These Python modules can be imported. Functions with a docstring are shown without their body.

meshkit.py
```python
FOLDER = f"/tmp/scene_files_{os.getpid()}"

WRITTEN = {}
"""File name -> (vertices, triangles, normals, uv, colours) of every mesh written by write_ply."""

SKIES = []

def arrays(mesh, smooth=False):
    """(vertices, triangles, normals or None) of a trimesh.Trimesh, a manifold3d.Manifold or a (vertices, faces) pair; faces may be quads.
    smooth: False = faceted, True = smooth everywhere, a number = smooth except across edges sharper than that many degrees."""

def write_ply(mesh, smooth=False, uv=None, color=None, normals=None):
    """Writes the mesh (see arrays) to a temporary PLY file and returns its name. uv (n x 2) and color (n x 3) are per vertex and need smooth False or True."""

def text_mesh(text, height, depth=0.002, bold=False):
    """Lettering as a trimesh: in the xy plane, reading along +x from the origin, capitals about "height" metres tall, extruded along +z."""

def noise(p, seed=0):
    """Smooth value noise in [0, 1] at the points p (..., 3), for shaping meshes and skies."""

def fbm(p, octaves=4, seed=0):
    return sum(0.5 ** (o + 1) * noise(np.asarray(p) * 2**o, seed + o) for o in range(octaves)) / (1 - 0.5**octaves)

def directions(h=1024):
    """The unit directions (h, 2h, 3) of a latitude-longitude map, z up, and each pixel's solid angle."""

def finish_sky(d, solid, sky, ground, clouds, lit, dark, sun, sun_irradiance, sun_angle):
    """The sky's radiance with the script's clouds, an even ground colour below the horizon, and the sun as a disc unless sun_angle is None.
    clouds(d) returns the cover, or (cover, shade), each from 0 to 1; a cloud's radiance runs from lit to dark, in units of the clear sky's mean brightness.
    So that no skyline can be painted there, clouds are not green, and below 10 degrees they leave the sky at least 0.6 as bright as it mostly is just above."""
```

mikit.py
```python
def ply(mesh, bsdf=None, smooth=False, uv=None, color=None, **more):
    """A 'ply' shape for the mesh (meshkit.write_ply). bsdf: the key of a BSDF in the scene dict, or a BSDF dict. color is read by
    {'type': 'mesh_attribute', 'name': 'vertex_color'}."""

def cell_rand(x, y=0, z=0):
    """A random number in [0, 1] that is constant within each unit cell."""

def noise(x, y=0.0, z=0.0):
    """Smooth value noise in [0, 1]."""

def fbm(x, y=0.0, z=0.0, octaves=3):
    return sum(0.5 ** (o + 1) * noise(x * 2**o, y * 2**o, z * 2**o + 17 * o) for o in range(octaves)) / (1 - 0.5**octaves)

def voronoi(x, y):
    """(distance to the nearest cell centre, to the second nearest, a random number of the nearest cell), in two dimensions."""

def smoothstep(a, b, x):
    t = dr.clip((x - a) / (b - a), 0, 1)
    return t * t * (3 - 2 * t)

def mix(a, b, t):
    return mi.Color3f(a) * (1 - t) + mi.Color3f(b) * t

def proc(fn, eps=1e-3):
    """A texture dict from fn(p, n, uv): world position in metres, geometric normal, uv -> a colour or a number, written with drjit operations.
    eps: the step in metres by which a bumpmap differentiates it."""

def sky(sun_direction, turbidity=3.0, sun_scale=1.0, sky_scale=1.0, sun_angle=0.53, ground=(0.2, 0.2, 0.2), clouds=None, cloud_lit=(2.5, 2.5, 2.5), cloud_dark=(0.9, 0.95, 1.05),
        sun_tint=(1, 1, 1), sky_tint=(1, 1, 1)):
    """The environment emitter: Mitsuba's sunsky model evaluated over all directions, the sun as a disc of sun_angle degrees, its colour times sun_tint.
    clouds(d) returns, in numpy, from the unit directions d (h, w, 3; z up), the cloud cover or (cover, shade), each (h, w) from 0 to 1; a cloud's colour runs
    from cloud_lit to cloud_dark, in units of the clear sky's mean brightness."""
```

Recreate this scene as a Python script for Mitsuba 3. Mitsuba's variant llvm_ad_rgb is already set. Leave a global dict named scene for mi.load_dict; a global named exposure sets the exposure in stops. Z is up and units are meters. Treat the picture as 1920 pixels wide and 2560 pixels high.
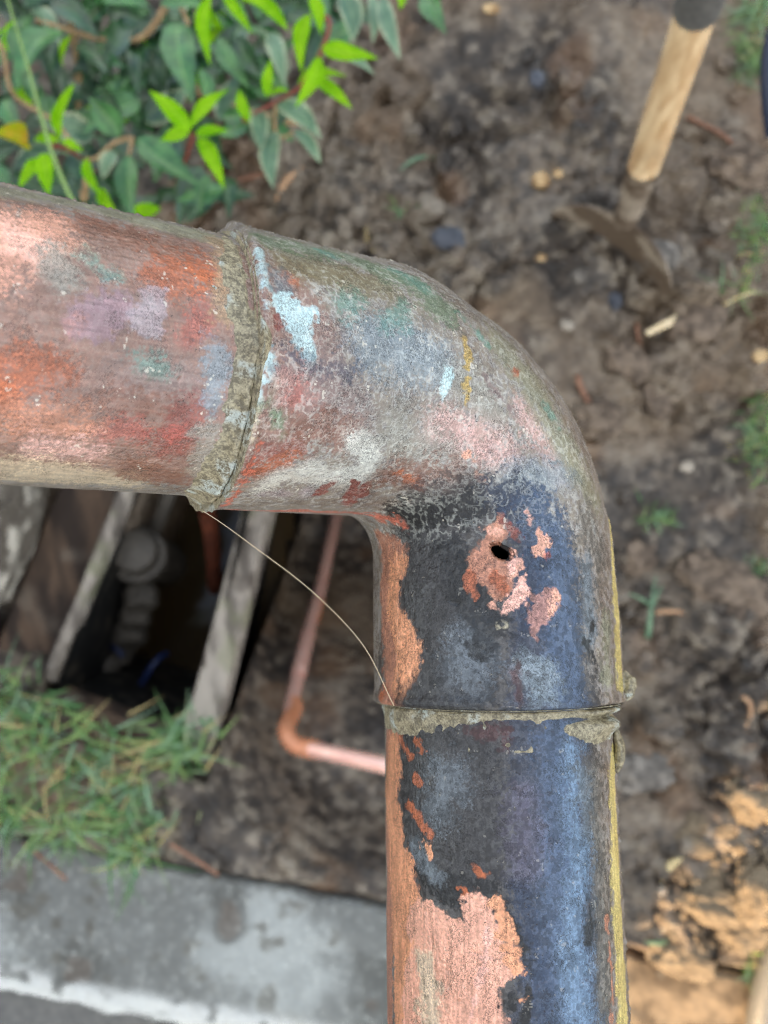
import math, random
import numpy as np
import drjit as dr
import mitsuba as mi
import trimesh
from scipy.spatial import cKDTree
import mikit, meshkit
from mikit import proc, noise, fbm, smoothstep, mix

T = mi.ScalarTransform4f
scene, labels = {}, {}

# ------------------------------------------------------------------ camera, sky, exposure
EYE = 1.0                       # the lens is one metre above the dug ground
scene['camera'] = {'type': 'thinlens', 'fov': 53.03, 'fov_axis': 'x', 'aperture_radius': 0.00066, 'focus_distance': 0.120,
                   'near_clip': 0.01, 'far_clip': 200.0,
                   'to_world': T().look_at(origin=[0, 0, EYE], target=[0, 0, 0], up=[0, 1, 0])}
SUN = np.array([-0.5 * math.cos(math.radians(33)), -0.866 * math.cos(math.radians(33)), math.sin(math.radians(33))])


def cloud_cover(d):
    n = meshkit.fbm(d * [3.0, 3.0, 4.0] + 7.3, 5, seed=4)
    c = np.clip((n - 0.40) / 0.16, 0, 1)
    return c * c * (3 - 2 * c) * 0.9, np.clip((n - 0.55) / 0.25, 0, 1) * 0.5


scene['sky'] = mikit.sky(SUN, turbidity=3.5, clouds=cloud_cover, sun_scale=0.65, sun_tint=(1.0, 0.88, 0.72), sky_tint=(1.08, 1.0, 0.88),
                         cloud_lit=(1.75, 1.70, 1.6), cloud_dark=(1.1, 1.08, 1.05), ground=(0.12, 0.11, 0.09))
exposure = 3.9


# ------------------------------------------------------------------ helpers
def at(px, py, depth):
    """The point that lies depth metres below the lens on the line of sight of the photograph's pixel."""
    return np.array([(px - 960) / 1925 * depth, (1280 - py) / 1925 * depth, EYE - depth])


def srgb(r, g, b, k=1.0):
    return [k * (((c / 255 + 0.055) / 1.055) ** 2.4 if c > 10 else c / 255 / 12.92) for c in (r, g, b)]


used = {}


def numbered(name):
    n = used.get(name, 0)
    used[name] = n + 1
    return name if n == 0 else f'{name}_{n:03d}'


def put(name, mesh, bsdf, label=None, category=None, group=None, kind=None, parent=None, smooth=True, uv=None):
    key = numbered(f'{parent}__{name}' if parent else name)
    scene[key] = mikit.ply(mesh, 'mat_' + bsdf, smooth=smooth, uv=uv)
    note(key, label, category, group, kind)
    return key


def note(key, label=None, category=None, group=None, kind=None):
    d = {k: v for k, v in dict(label=label, category=category, group=group, kind=kind).items() if v}
    if d:
        labels[key] = d


def thing(name, label, category, group=None):
    key = numbered(name)
    note(key, label, category, group)
    return key


def grid_faces(n, m, wrap=False):
    i, j = np.meshgrid(np.arange(n - 1), np.arange(m if wrap else m - 1), indexing='ij')
    a, b = i * m + j, i * m + (j + 1) % m
    return np.stack([a, a + m, b + m, b], -1).reshape(-1, 4)


def tube(points, radii, sides=12, caps=True):
    """A tapered tube through the points, as a trimesh."""
    p = np.asarray(points, float)
    r = np.broadcast_to(np.asarray(radii, float), len(p))
    t = np.gradient(p, axis=0)
    t /= np.linalg.norm(t, axis=1, keepdims=True) + 1e-12
    ref = np.array([0, 0, 1.0]) if abs(t[0, 2]) < 0.9 else np.array([1.0, 0, 0])
    u = np.cross(t[0], ref)
    rows = []
    ang = np.linspace(0, 2 * np.pi, sides, endpoint=False)
    for k in range(len(p)):
        u = u - t[k] * (u @ t[k])
        u /= np.linalg.norm(u)
        w = np.cross(t[k], u)
        rows.append(p[k] + r[k] * (np.cos(ang)[:, None] * u + np.sin(ang)[:, None] * w))
    v = np.vstack(rows)
    q = grid_faces(len(p), sides, True)
    f = np.vstack([q[:, [0, 2, 1]], q[:, [0, 3, 2]]])
    if caps:
        n = len(v)
        v = np.vstack([v, p[0], p[-1]])
        k = np.arange(sides)
        f = np.vstack([f, np.stack([np.full(sides, n), k, (k + 1) % sides], 1),
                       np.stack([np.full(sides, n + 1), n - sides + (k + 1) % sides, n - sides + k], 1)])
    m = trimesh.Trimesh(v, f, process=False)
    return m


def spline(points, n):
    """A smooth curve through the points."""
    from scipy.interpolate import CubicSpline
    p = np.asarray(points, float)
    s = np.r_[0, np.cumsum(np.linalg.norm(np.diff(p, axis=0), axis=1))]
    return CubicSpline(s, p)(np.linspace(0, s[-1], n))


def lump(size, seed, detail=3, rough=0.35, freq=1.6):
    """A stone or clod: a noisy, slightly angular ball with the half sizes given."""
    m = trimesh.creation.icosphere(subdivisions=detail)
    v = np.array(m.vertices)
    n = meshkit.fbm(v * freq + seed * 3.7, 4, seed=seed)[:, None] - 0.5
    cellular = np.abs(meshkit.noise(v * freq * 1.7 + seed * 1.3, seed + 9) - 0.5)[:, None]
    v = v * (1 + rough * 2 * n - rough * 0.6 * cellular)
    m = trimesh.Trimesh(v * np.asarray(size), m.faces, process=False)
    return m


def rotz(m, deg, tilt=0.0):
    m.apply_transform(trimesh.transformations.rotation_matrix(math.radians(tilt), [1, 0, 0]))
    m.apply_transform(trimesh.transformations.rotation_matrix(math.radians(deg), [0, 0, 1]))
    return m


def V3(c):
    return mi.Color3f(*c)


def look(name, color, rough=0.6, spec=0.5, metallic=0.0, bump=None, scale=0.001, eps=0.0008, **more):
    b = {'type': 'principled', 'base_color': color if isinstance(color, dict) else {'type': 'rgb', 'value': list(color)},
         'roughness': rough, 'specular': spec, 'metallic': metallic, **more}
    if bump is not None:
        b = {'type': 'bumpmap', 'tex': proc(bump, eps=eps), 'scale': scale, 'inner': b}
    scene['mat_' + name] = {'type': 'twosided', 'inner': b}
    return name


# ------------------------------------------------------------------ the old pipe: centre line (millimetres, x right, y up, depth below the lens)
CORNER = np.array([20.53, 20.73, 154.76])
DH = np.array([77.03, -4.34, 43.82]); DH /= np.linalg.norm(DH)
DV = np.array([1.056, -112.0, -18.44]); DV /= np.linalg.norm(DV)
TURN = math.acos(DH @ DV)
BEND = 29.0
LT = BEND * math.tan(TURN / 2)
ARC = BEND * TURN
START = CORNER - DH * LT
FACE = np.cross(DH, DV); FACE /= np.linalg.norm(FACE)
if FACE[2] > 0:
    FACE = -FACE
OUT0 = -DV - DH * (-DV @ DH); OUT0 /= np.linalg.norm(OUT0)
R_PIPE, R_FIT = 21.0, 22.9
LIP_A, LIP_B = -27.0, ARC + 27.6        # where the elbow's two sockets end


def frame(s):
    s = np.asarray(s, float)[..., None]
    a = np.clip(s / BEND, 0, TURN)
    tan = DH * np.cos(a) - OUT0 * np.sin(a)
    out = OUT0 * np.cos(a) + DH * np.sin(a)
    c = START + OUT0 * -BEND + out * BEND + DH * np.minimum(s, 0) + DV * np.maximum(s - ARC, 0)
    return c, tan, out


def pipe_points(s, th, r):
    s = s + 0.0 * np.sin(th) * np.exp(-((s - LIP_A) / 14) ** 2)          # the left socket was cut a little askew
    c, _, out = frame(s)
    return c + r[..., None] * (np.cos(th)[..., None] * FACE + np.sin(th)[..., None] * out)


def to_world(p):
    return np.stack([p[..., 0], p[..., 1], 1000 * EYE - p[..., 2]], -1) / 1000


def sstep(a, b, x):
    t = np.clip((x - a) / (b - a), 0, 1)
    return t * t * (3 - 2 * t)


def bell(x, w):
    return np.exp(-(x / w) ** 2)


THETA = np.r_[np.linspace(-2.35, 1.75, 430), np.linspace(1.75, 2 * np.pi - 2.35, 42)[1:-1]]
HOLE_S, HOLE_T, HOLE_TURN = 47.9, -0.588, 28            # where the pinhole went through


def skin(s, th, r0):
    """Radius of the weathered surface: dents, pits, crust on the outer rim and mineral grit."""
    p = pipe_points(s, th, np.full(s.shape, float(r0)))
    low = meshkit.fbm(p * 0.09, 3, seed=3) - 0.5
    mid = meshkit.fbm(p * 0.55, 3, seed=5) - 0.5
    fine = meshkit.fbm(p * 1.9, 2, seed=8) - 0.5
    edge = 0.86 - 0.26 * sstep(-5, ARC, s)
    rim = sstep(edge, edge + 0.3, th) * (th < np.pi)
    h = 0.30 * low + 0.14 * mid + 0.05 * fine
    pits = np.clip(meshkit.noise(p * 0.8 + 4, 21) - 0.80, 0, 1)
    h = h - 0.9 * pits * sstep(20, 45, s)
    grit = np.clip(meshkit.fbm(p * 1.3, 3, seed=31) - 0.52, 0, 1)
    h = h + rim * (0.35 * np.abs(mid) * 2 + 1.7 * grit)
    return r0 + h


def sheet(s_list, radius, th=THETA):
    s, t = np.meshgrid(s_list, th, indexing='ij')
    r = radius(s, t)
    return s, t, r


def fit_radius(s, t):
    r = skin(s, t, R_FIT)
    u, w = s - LIP_A, LIP_B - s
    r = r + 0.35 * bell(u - 1.2, 1.0) + 0.30 * bell(w - 1.3, 1.1)           # swollen socket mouths
    r = r - 1.1 * bell(u, 0.35) - 1.1 * bell(w, 0.35)
    r = r - 1.2 * sstep(-2, 14, s) * sstep(ARC + 16, ARC - 4, s) * np.clip(np.sin(t), 0, 1) ** 2    # the bend's outside was drawn flat
    # a shallow crease of the bend and the old hammer flat on its shoulder
    r = r - 0.75 * bell(s - 11.5, 2.6) * sstep(0.4, 1.3, t) * sstep(2.4, 1.6, t)
    r = r + 0.75 * bell(s - 3.5, 4.0) * sstep(0.5, 1.4, t) * sstep(2.6, 1.7, t)
    r = r + 0.45 * sstep(ARC - 6, ARC - 3, s) * sstep(0.1, 0.7, t) * sstep(2.4, 1.6, t)
    tl = np.where(t > np.pi, t - 2 * np.pi, t)
    d = np.hypot((s - HOLE_S), (tl - HOLE_T) * R_FIT)
    ragged = meshkit.fbm(np.stack([s * 0.5, tl * R_FIT * 0.5, s * 0], -1), 3, seed=12) - 0.5
    r = r - 0.55 * sstep(4.4, 0.8, d + 3.0 * ragged)                            # corroded dish round the pinhole
    return r


def pipe_radius(s, t):
    r = skin(s, t, R_PIPE)
    tl = np.where(t > np.pi, t - 2 * np.pi, t)
    return r


def make_sheet(s_list, radius, part, bsdf, flip=False, label=None, cut=None, parent='old_pipe'):
    s, t, r = sheet(np.asarray(s_list), radius)
    v = to_world(pipe_points(s, t, r)).reshape(-1, 3)
    f = grid_faces(len(s_list), len(THETA), True)
    uv = np.stack([s.ravel(), np.where(t > np.pi, t - 2 * np.pi, t).ravel()], -1)
    if cut is not None:
        gone = cut(s.ravel(), uv[:, 1])[f].all(1)
        f = f[~gone]
    tri = np.vstack([f[:, [0, 1, 2]], f[:, [0, 2, 3]]])
    n = np.cross(v[tri[0, 1]] - v[tri[0, 0]], v[tri[0, 2]] - v[tri[0, 0]])
    outward = v[tri[0, 0]] - to_world(frame(s.ravel()[tri[0, 0]])[0])
    if (n @ outward < 0) != flip:
        tri = tri[:, ::-1]
    m = trimesh.Trimesh(v, tri, process=False)
    if cut is not None:                                                       # the wall of the hole
        e = np.sort(np.vstack([tri[:, [0, 1]], tri[:, [1, 2]], tri[:, [2, 0]]]), axis=1)
        u, cnt = np.unique(e, axis=0, return_counts=True)
        rim = u[cnt == 1]
        sr = s.ravel()
        rim = rim[(sr[rim] > min(s_list) + 1).all(1) & (sr[rim] < max(s_list) - 1).all(1)]
        ids = np.unique(rim)
        lip = dict(zip(ids, range(len(v), len(v) + len(ids))))
        back = dict(zip(ids, range(len(v) + len(ids), len(v) + 2 * len(ids))))
        si, ti = HOLE_S + (sr[ids] - HOLE_S) * 0.74, HOLE_T + (uv[ids, 1] - HOLE_T) * 0.74       # thinned, sloping lip
        v2 = np.vstack([v, to_world(pipe_points(si, ti, r.ravel()[ids] - 0.45)), to_world(pipe_points(si, ti, r.ravel()[ids] - 1.5))])
        extra = []
        for a, b in rim:
            extra += [[a, b, lip[b]], [a, lip[b], lip[a]], [lip[a], lip[b], back[b]], [lip[a], back[b], back[a]]]
        m = trimesh.Trimesh(v2, np.vstack([tri, extra]), process=False)
        uv = np.vstack([uv, uv[ids], uv[ids]])
    return put(part, m, bsdf, label=label, parent=parent, uv=uv)


def hole_cut(grow):
    def f(s, t):
        a, b = s - HOLE_S, (t - HOLE_T) * R_FIT
        ca, sa = math.cos(math.radians(HOLE_TURN)), math.sin(math.radians(HOLE_TURN))
        x, y = a * ca - b * sa, a * sa + b * ca
        n = meshkit.fbm(np.stack([s * 0.9, t * R_FIT * 0.9, s * 0 + 2], -1), 3, seed=44) - 0.5
        return np.hypot(x / (1.5 + grow), y / (2.35 + grow)) + 0.55 * n < 1
    return f


# ------------------------------------------------------------------ the patina: bare copper, oxides, verdigris and lime, plus reflections and sheen painted into the colour
# STAINS_AND_SHEEN: (colour name, edge softness mm, [(x, y, depth, radius) ... in mm along the stain])
STAINS_AND_SHEEN = [
    ('pipebrown', 1.95, [(-291.8, 34.3, -46.5, 20.03), (-48.7, 20.6, 91.8, 20.03), (-36.4, 21.1, 98.5, 20.48), (-25.1, 21.3, 104.8, 20.69)]),
    ('pinkcopper', 1.95, [(-290.8, 46.2, -45.0, 5.82), (-47.7, 32.5, 93.3, 5.82), (-43.8, 34.6, 96.7, 4.52), (-42.1, 37.3, 99.8, 2.07)]),  # pink highlight of the upper left, painted with the next entry
    ('brightcopper', 1.43, [(-47.1, 35.5, 95.4, 1.98), (-44.3, 33.2, 95.7, 2.73)]),
    ('brown', 1.62, [(-39.2, 38.7, 103.0, 2.14), (-28.3, 35.4, 106.7, 3.33)]),
    ('olivegrey', 0.91, [(-293.0, 55.5, -38.3, 1.77), (-49.9, 41.8, 100.0, 1.77), (-42.5, 43.1, 107.4, 2.46), (-32.8, 41.3, 110.6, 2.87), (-27.2, 41.1, 113.9, 2.96)]),
    ('grey', 1.43, [(-41.3, 31.1, 96.5, 2.26), (-40.1, 29.1, 96.7, 2.01)]),
    ('rust', 2.27, [(-28.8, 31.9, 104.3, 3.79), (-24.8, 34.2, 108.0, 2.8)]),
    ('orange', 1.3, [(-25.5, 32.5, 106.6, 1.66), (-24.1, 32.9, 107.6, 1.45)]),
    ('red', 1.3, [(-24.0, 27.1, 105.6, 2.3), (-26.5, 23.7, 103.9, 2.05)]),
    ('mauve', 2.6, [(-33.3, 16.9, 101.5, 4.22), (-26.3, 17.6, 105.1, 3.82)]),
    ('plum', 0.78, [(-37.4, 24.3, 97.6, 3.14), (-34.6, 26.5, 99.3, 2.68)]),
    ('lilac', 0.58, [(-31.4, 25.2, 101.1, 2.31), (-30.5, 27.7, 101.9, 1.91)]),
    ('rose', 1.17, [(-39.0, 23.7, 96.7, 0.8)]),
    ('rust', 2.27, [(-290.2, 30.0, -43.9, 3.92), (-47.1, 16.3, 94.4, 3.92), (-42.1, 17.6, 96.4, 2.5)]),
    ('orange', 1.56, [(-47.2, 14.9, 95.1, 1.48), (-46.2, 13.6, 96.5, 1.0)]),
    ('teal', 1.43, [(-32.1, 19.8, 101.2, 1.05), (-29.9, 18.8, 102.7, 1.28)]),
    ('teal', 1.04, [(-38.4, 32.8, 99.0, 0.62), (-35.1, 30.6, 100.0, 0.73)]),
    ('brown', 1.95, [(-35.3, 15.3, 101.2, 2.1), (-30.6, 13.9, 104.6, 2.72)]),
    ('redbrown', 1.82, [(-25.6, 14.5, 106.9, 2.78), (-27.4, 11.9, 107.7, 3.64), (-29.8, 9.7, 108.4, 2.82)]),
    ('red', 1.17, [(-34.4, 11.2, 104.6, 1.96), (-38.2, 10.1, 103.7, 1.08)]),
    ('red', 0.78, [(-29.1, 11.0, 107.5, 1.12)]),
    ('oldcopper', 1.95, [(-46.0, 11.4, 98.4, 3.07), (-41.1, 11.1, 101.2, 2.63)]),
    ('pink', 1.43, [(-45.6, 8.4, 102.0, 2.12), (-39.8, 8.2, 105.1, 1.53)]),
    ('sand', 1.3, [(-296.2, 19.2, -34.1, 4.0), (-53.1, 5.5, 104.2, 4.0), (-45.4, 5.2, 108.0, 3.48), (-37.6, 4.5, 113.3, 2.71)]),  # pale sheen of the underside painted into the colour
    ('brown', 1.04, [(-36.2, 5.9, 110.7, 2.3), (-30.6, 4.8, 115.3, 2.4)]),
    ('tan', 0.91, [(-24.6, 40.4, 114.6, 1.79), (-21.9, 32.8, 108.9, 1.92), (-22.2, 27.6, 106.7, 1.88)]),
    ('bluegrey', 1.04, [(-23.2, 22.0, 105.8, 1.87), (-23.6, 15.2, 107.6, 1.9)]),
    ('grey', 0.91, [(-24.5, 11.4, 109.5, 1.71), (-27.3, 6.1, 114.5, 2.02)]),
    ('olive', 1.95, [(-14.3, 37.3, 114.2, 3.26), (-6.1, 36.2, 118.2, 3.68), (-0.1, 35.2, 121.1, 3.15)]),
    ('mauve', 2.6, [(-9.4, 18.7, 111.9, 6.39), (-6.1, 13.2, 115.6, 5.41)]),
    ('bluegrey', 2.6, [(-0.1, 25.4, 116.9, 4.86), (7.5, 23.8, 121.1, 4.4)]),
    ('green', 1.56, [(-18.1, 41.1, 116.1, 2.05), (-6.5, 41.1, 123.8, 2.57), (4.5, 37.6, 126.3, 3.28), (9.1, 33.2, 125.5, 2.93)]),
    ('teal', 0.58, [(-10.8, 41.6, 121.7, 0.76), (-7.6, 40.0, 121.5, 0.76)]),
    ('teal', 1.3, [(1.6, 40.0, 127.4, 1.32), (6.6, 36.8, 126.9, 1.58)]),
    ('orange', 0.39, [(-14.4, 34.0, 111.6, 0.93), (-13.2, 33.6, 112.1, 0.52)]),
    ('cream', 0.65, [(-18.3, 15.8, 107.8, 1.01), (-19.8, 10.8, 109.9, 1.14), (-22.8, 7.4, 114.7, 1.07)]),
    ('paleblue', 0.46, [(-16.4, 21.9, 107.5, 1.12), (-16.9, 18.8, 107.7, 1.45), (-17.8, 16.6, 107.8, 1.01)]),
    ('bluegrey', 0.39, [(-16.2, 20.0, 107.8, 0.78)]),
    ('paleblue', 0.52, [(-18.4, 37.8, 112.1, 0.7), (-17.0, 32.9, 109.4, 0.91), (-16.3, 29.2, 108.3, 0.96)]),
    ('green', 0.91, [(-16.6, 15.4, 109.0, 0.79), (-15.3, 17.6, 108.9, 0.68)]),
    ('slate', 1.04, [(-15.6, 33.9, 110.9, 1.5), (-14.9, 30.7, 109.7, 1.37)]),
    ('paleblue', 0.33, [(-15.2, 29.8, 109.2, 1.47), (-12.6, 28.5, 110.3, 2.06), (-10.2, 29.2, 111.9, 0.81)]),
    ('paleblue', 0.39, [(-12.5, 27.7, 110.1, 1.94), (-11.3, 24.2, 110.3, 1.26), (-10.2, 22.4, 110.9, 0.58)]),
    ('redbrown', 0.26, [(-15.4, 27.3, 108.4, 0.51), (-15.0, 26.3, 108.4, 0.39)]),
    ('deepblue', 1.3, [(-14.5, 22.8, 108.5, 0.56), (-9.3, 20.4, 111.6, 1.28), (-5.3, 21.1, 113.8, 1.18)]),
    ('teal', 1.43, [(-6.0, 31.0, 115.0, 2.03), (-4.2, 32.0, 116.6, 1.21)]),
    ('teal', 1.04, [(0.9, 29.5, 118.5, 1.6), (3.1, 31.9, 121.0, 1.51), (2.4, 29.0, 119.2, 0.99)]),
    ('rose', 1.69, [(-13.7, 17.2, 109.9, 2.51), (-11.4, 16.3, 111.5, 2.08)]),
    ('red', 1.3, [(-12.4, 16.2, 110.9, 1.27)]),
    ('green', 0.65, [(-15.0, 13.6, 110.7, 0.92), (-15.0, 10.9, 112.4, 0.93)]),
    ('redbrown', 1.69, [(-18.9, 7.7, 113.2, 2.0), (-13.0, 9.6, 114.4, 2.38)]),
    ('brown', 1.95, [(-11.8, 12.4, 113.1, 2.94), (-6.1, 11.6, 116.6, 3.03)]),
    ('rust', 1.17, [(-18.0, 6.6, 114.8, 1.55), (-14.3, 7.9, 115.3, 1.56)]),
    ('white', 1.04, [(-19.3, 3.5, 118.9, 0.99), (-16.0, 5.3, 117.6, 1.59), (-11.2, 6.2, 118.7, 2.22), (-5.7, 5.5, 122.3, 2.54), (-2.6, 7.0, 122.2, 2.16)]),
    ('lilac', 0.91, [(-18.8, 2.6, 120.8, 0.75), (-12.7, 3.1, 122.6, 1.4)]),
    ('redbrown', 0.39, [(-10.2, 3.0, 124.0, 0.64), (-7.8, 5.8, 120.9, 0.38)]),
    ('redbrown', 0.39, [(-6.2, 1.3, 129.5, 0.81), (-4.5, 4.6, 124.1, 0.45)]),
    ('redbrown', 0.33, [(-3.9, 2.7, 127.4, 0.53), (-3.1, 4.3, 125.2, 0.33)]),
    ('white', 1.17, [(-4.1, 10.5, 118.4, 1.85), (-1.7, 9.1, 120.7, 1.88)]),
    ('coral', 0.33, [(-17.9, 10.4, 111.2, 0.29), (-19.7, 6.9, 113.7, 0.53), (-22.7, 3.4, 117.4, 0.79), (-25.4, 1.2, 122.3, 0.83)]),
    ('coral', 0.52, [(-25.9, 0.4, 128.2, 0.6), (-13.6, 0.2, 130.8, 0.95), (-0.0, -1.7, 136.7, 1.14)]),
    ('pink', 2.6, [(8.3, 12.9, 123.3, 3.2), (15.6, 12.7, 125.7, 3.92), (19.0, 9.8, 127.1, 3.3)]),
    ('pink', 1.69, [(22.7, 18.1, 128.8, 2.01), (27.7, 10.8, 130.5, 2.03), (29.8, 5.4, 130.8, 1.49)]),
    ('grey', 2.6, [(1.9, 12.6, 120.3, 3.12), (8.5, 8.6, 125.5, 3.26)]),
    ('grey', 2.34, [(13.4, 21.2, 124.2, 2.97), (17.6, 17.0, 126.1, 3.01)]),
    ('ochre', 0.26, [(13.2, 27.9, 125.4, 0.26), (13.7, 22.6, 124.4, 0.39), (13.1, 17.4, 124.1, 0.26)]),
    ('paleblue', 0.33, [(10.2, 22.5, 122.5, 0.51), (9.8, 19.3, 122.4, 1.02)]),
    ('olivegrey', 1.82, [(18.9, 29.1, 130.5, 2.71), (26.6, 19.2, 131.9, 3.43), (32.5, 9.0, 133.4, 3.19), (37.5, 2.1, 136.6, 2.56)]),
    ('teal', 0.52, [(13.2, 32.1, 127.9, 0.66), (17.0, 28.3, 128.3, 0.87)]),
    ('teal', 0.65, [(28.2, 17.9, 132.7, 0.62), (30.5, 15.2, 133.8, 0.56)]),
    ('mauve', 0.46, [(16.6, 22.2, 126.0, 0.39), (21.5, 16.3, 127.9, 0.53)]),
    ('rust', 0.65, [(22.2, 23.6, 130.2, 0.68)]),
    ('brown', 1.69, [(1.3, 6.0, 125.3, 2.86), (10.6, 5.7, 127.2, 2.91)]),
    ('orange', 0.52, [(2.6, 6.6, 125.3, 0.52), (6.0, 4.4, 128.0, 0.6)]),
    ('pinkcopper', 0.2, [(13.4, 9.5, 126.0, 0.52), (14.4, 8.6, 126.4, 0.39)]),
    ('pinkcopper', 0.2, [(15.5, 6.0, 127.1, 0.46), (16.9, 5.0, 127.4, 0.46)]),
    ('bluegrey', 1.95, [(21.1, 4.7, 127.8, 3.32), (29.8, 6.1, 130.9, 2.99)]),
    ('darkgrey', 1.43, [(8.8, -9.5, 130.0, 11.48), (14.6, -13.2, 126.8, 19.77), (15.7, -33.9, 125.2, 21.46), (15.9, -80.7, 117.5, 20.76), (18.9, -396.4, 65.5, 20.76)]),  # dark middle of the run: reflection of someone overhead, painted in
    ('deepblue', 1.69, [(24.6, -1.4, 128.1, 5.33), (26.9, -14.6, 126.6, 6.57), (26.6, -33.9, 125.2, 7.81), (27.1, -58.1, 121.3, 8.19), (27.4, -80.7, 117.6, 7.94), (30.4, -396.4, 65.6, 7.94)]),  # blue side of the run: sky reflection painted into the colour
    ('darkgrey', 1.56, [(6.9, -4.1, 132.0, 6.17), (8.2, -14.9, 129.6, 8.75), (9.3, -27.7, 126.8, 9.22)]),
    ('slate', 1.95, [(14.5, -22.1, 125.5, 4.56), (12.5, -28.6, 125.1, 3.9)]),
    ('black', 0.78, [(1.7, 0.4, 132.7, 2.07), (8.8, -0.6, 130.2, 2.71), (15.3, 1.1, 128.1, 2.93)]),
    ('deepblue', 1.56, [(18.6, 3.1, 127.7, 2.39), (24.6, 2.4, 128.5, 3.07)]),
    ('blue', 1.82, [(26.0, 0.6, 128.7, 3.34), (28.5, -8.0, 128.2, 4.39), (29.5, -18.5, 126.8, 4.35), (28.4, -28.5, 124.7, 4.92)]),  # more of the painted sky reflection
    ('bluegrey', 1.69, [(23.8, -25.9, 124.0, 2.96), (25.6, -29.0, 123.8, 2.57)]),
    ('deepblue', 1.17, [(24.3, -8.0, 127.1, 2.64), (25.0, -18.3, 125.5, 2.87)]),
    ('black', 0.91, [(10.2, -5.4, 129.9, 2.43), (13.4, -12.5, 127.4, 3.31), (17.6, -19.0, 125.3, 3.25), (15.7, -22.2, 125.1, 2.34)]),
    ('maroon', 0.78, [(21.0, -25.9, 123.9, 0.64), (21.7, -29.6, 123.3, 0.7)]),
    ('slate', 0.78, [(34.9, -8.2, 131.7, 1.23), (34.6, -21.5, 129.2, 1.88)]),
    ('taupe', 1.56, [(35.2, -0.7, 133.4, 2.36), (37.6, -8.4, 134.3, 1.4)]),
    ('olivegrey', 0.91, [(38.3, -19.3, 133.0, 1.24), (38.1, -28.6, 131.1, 1.77)]),
    ('black', 0.39, [(34.9, -19.0, 129.8, 0.54), (34.0, -22.1, 128.6, 0.8), (35.4, -24.8, 129.2, 0.54)]),
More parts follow.
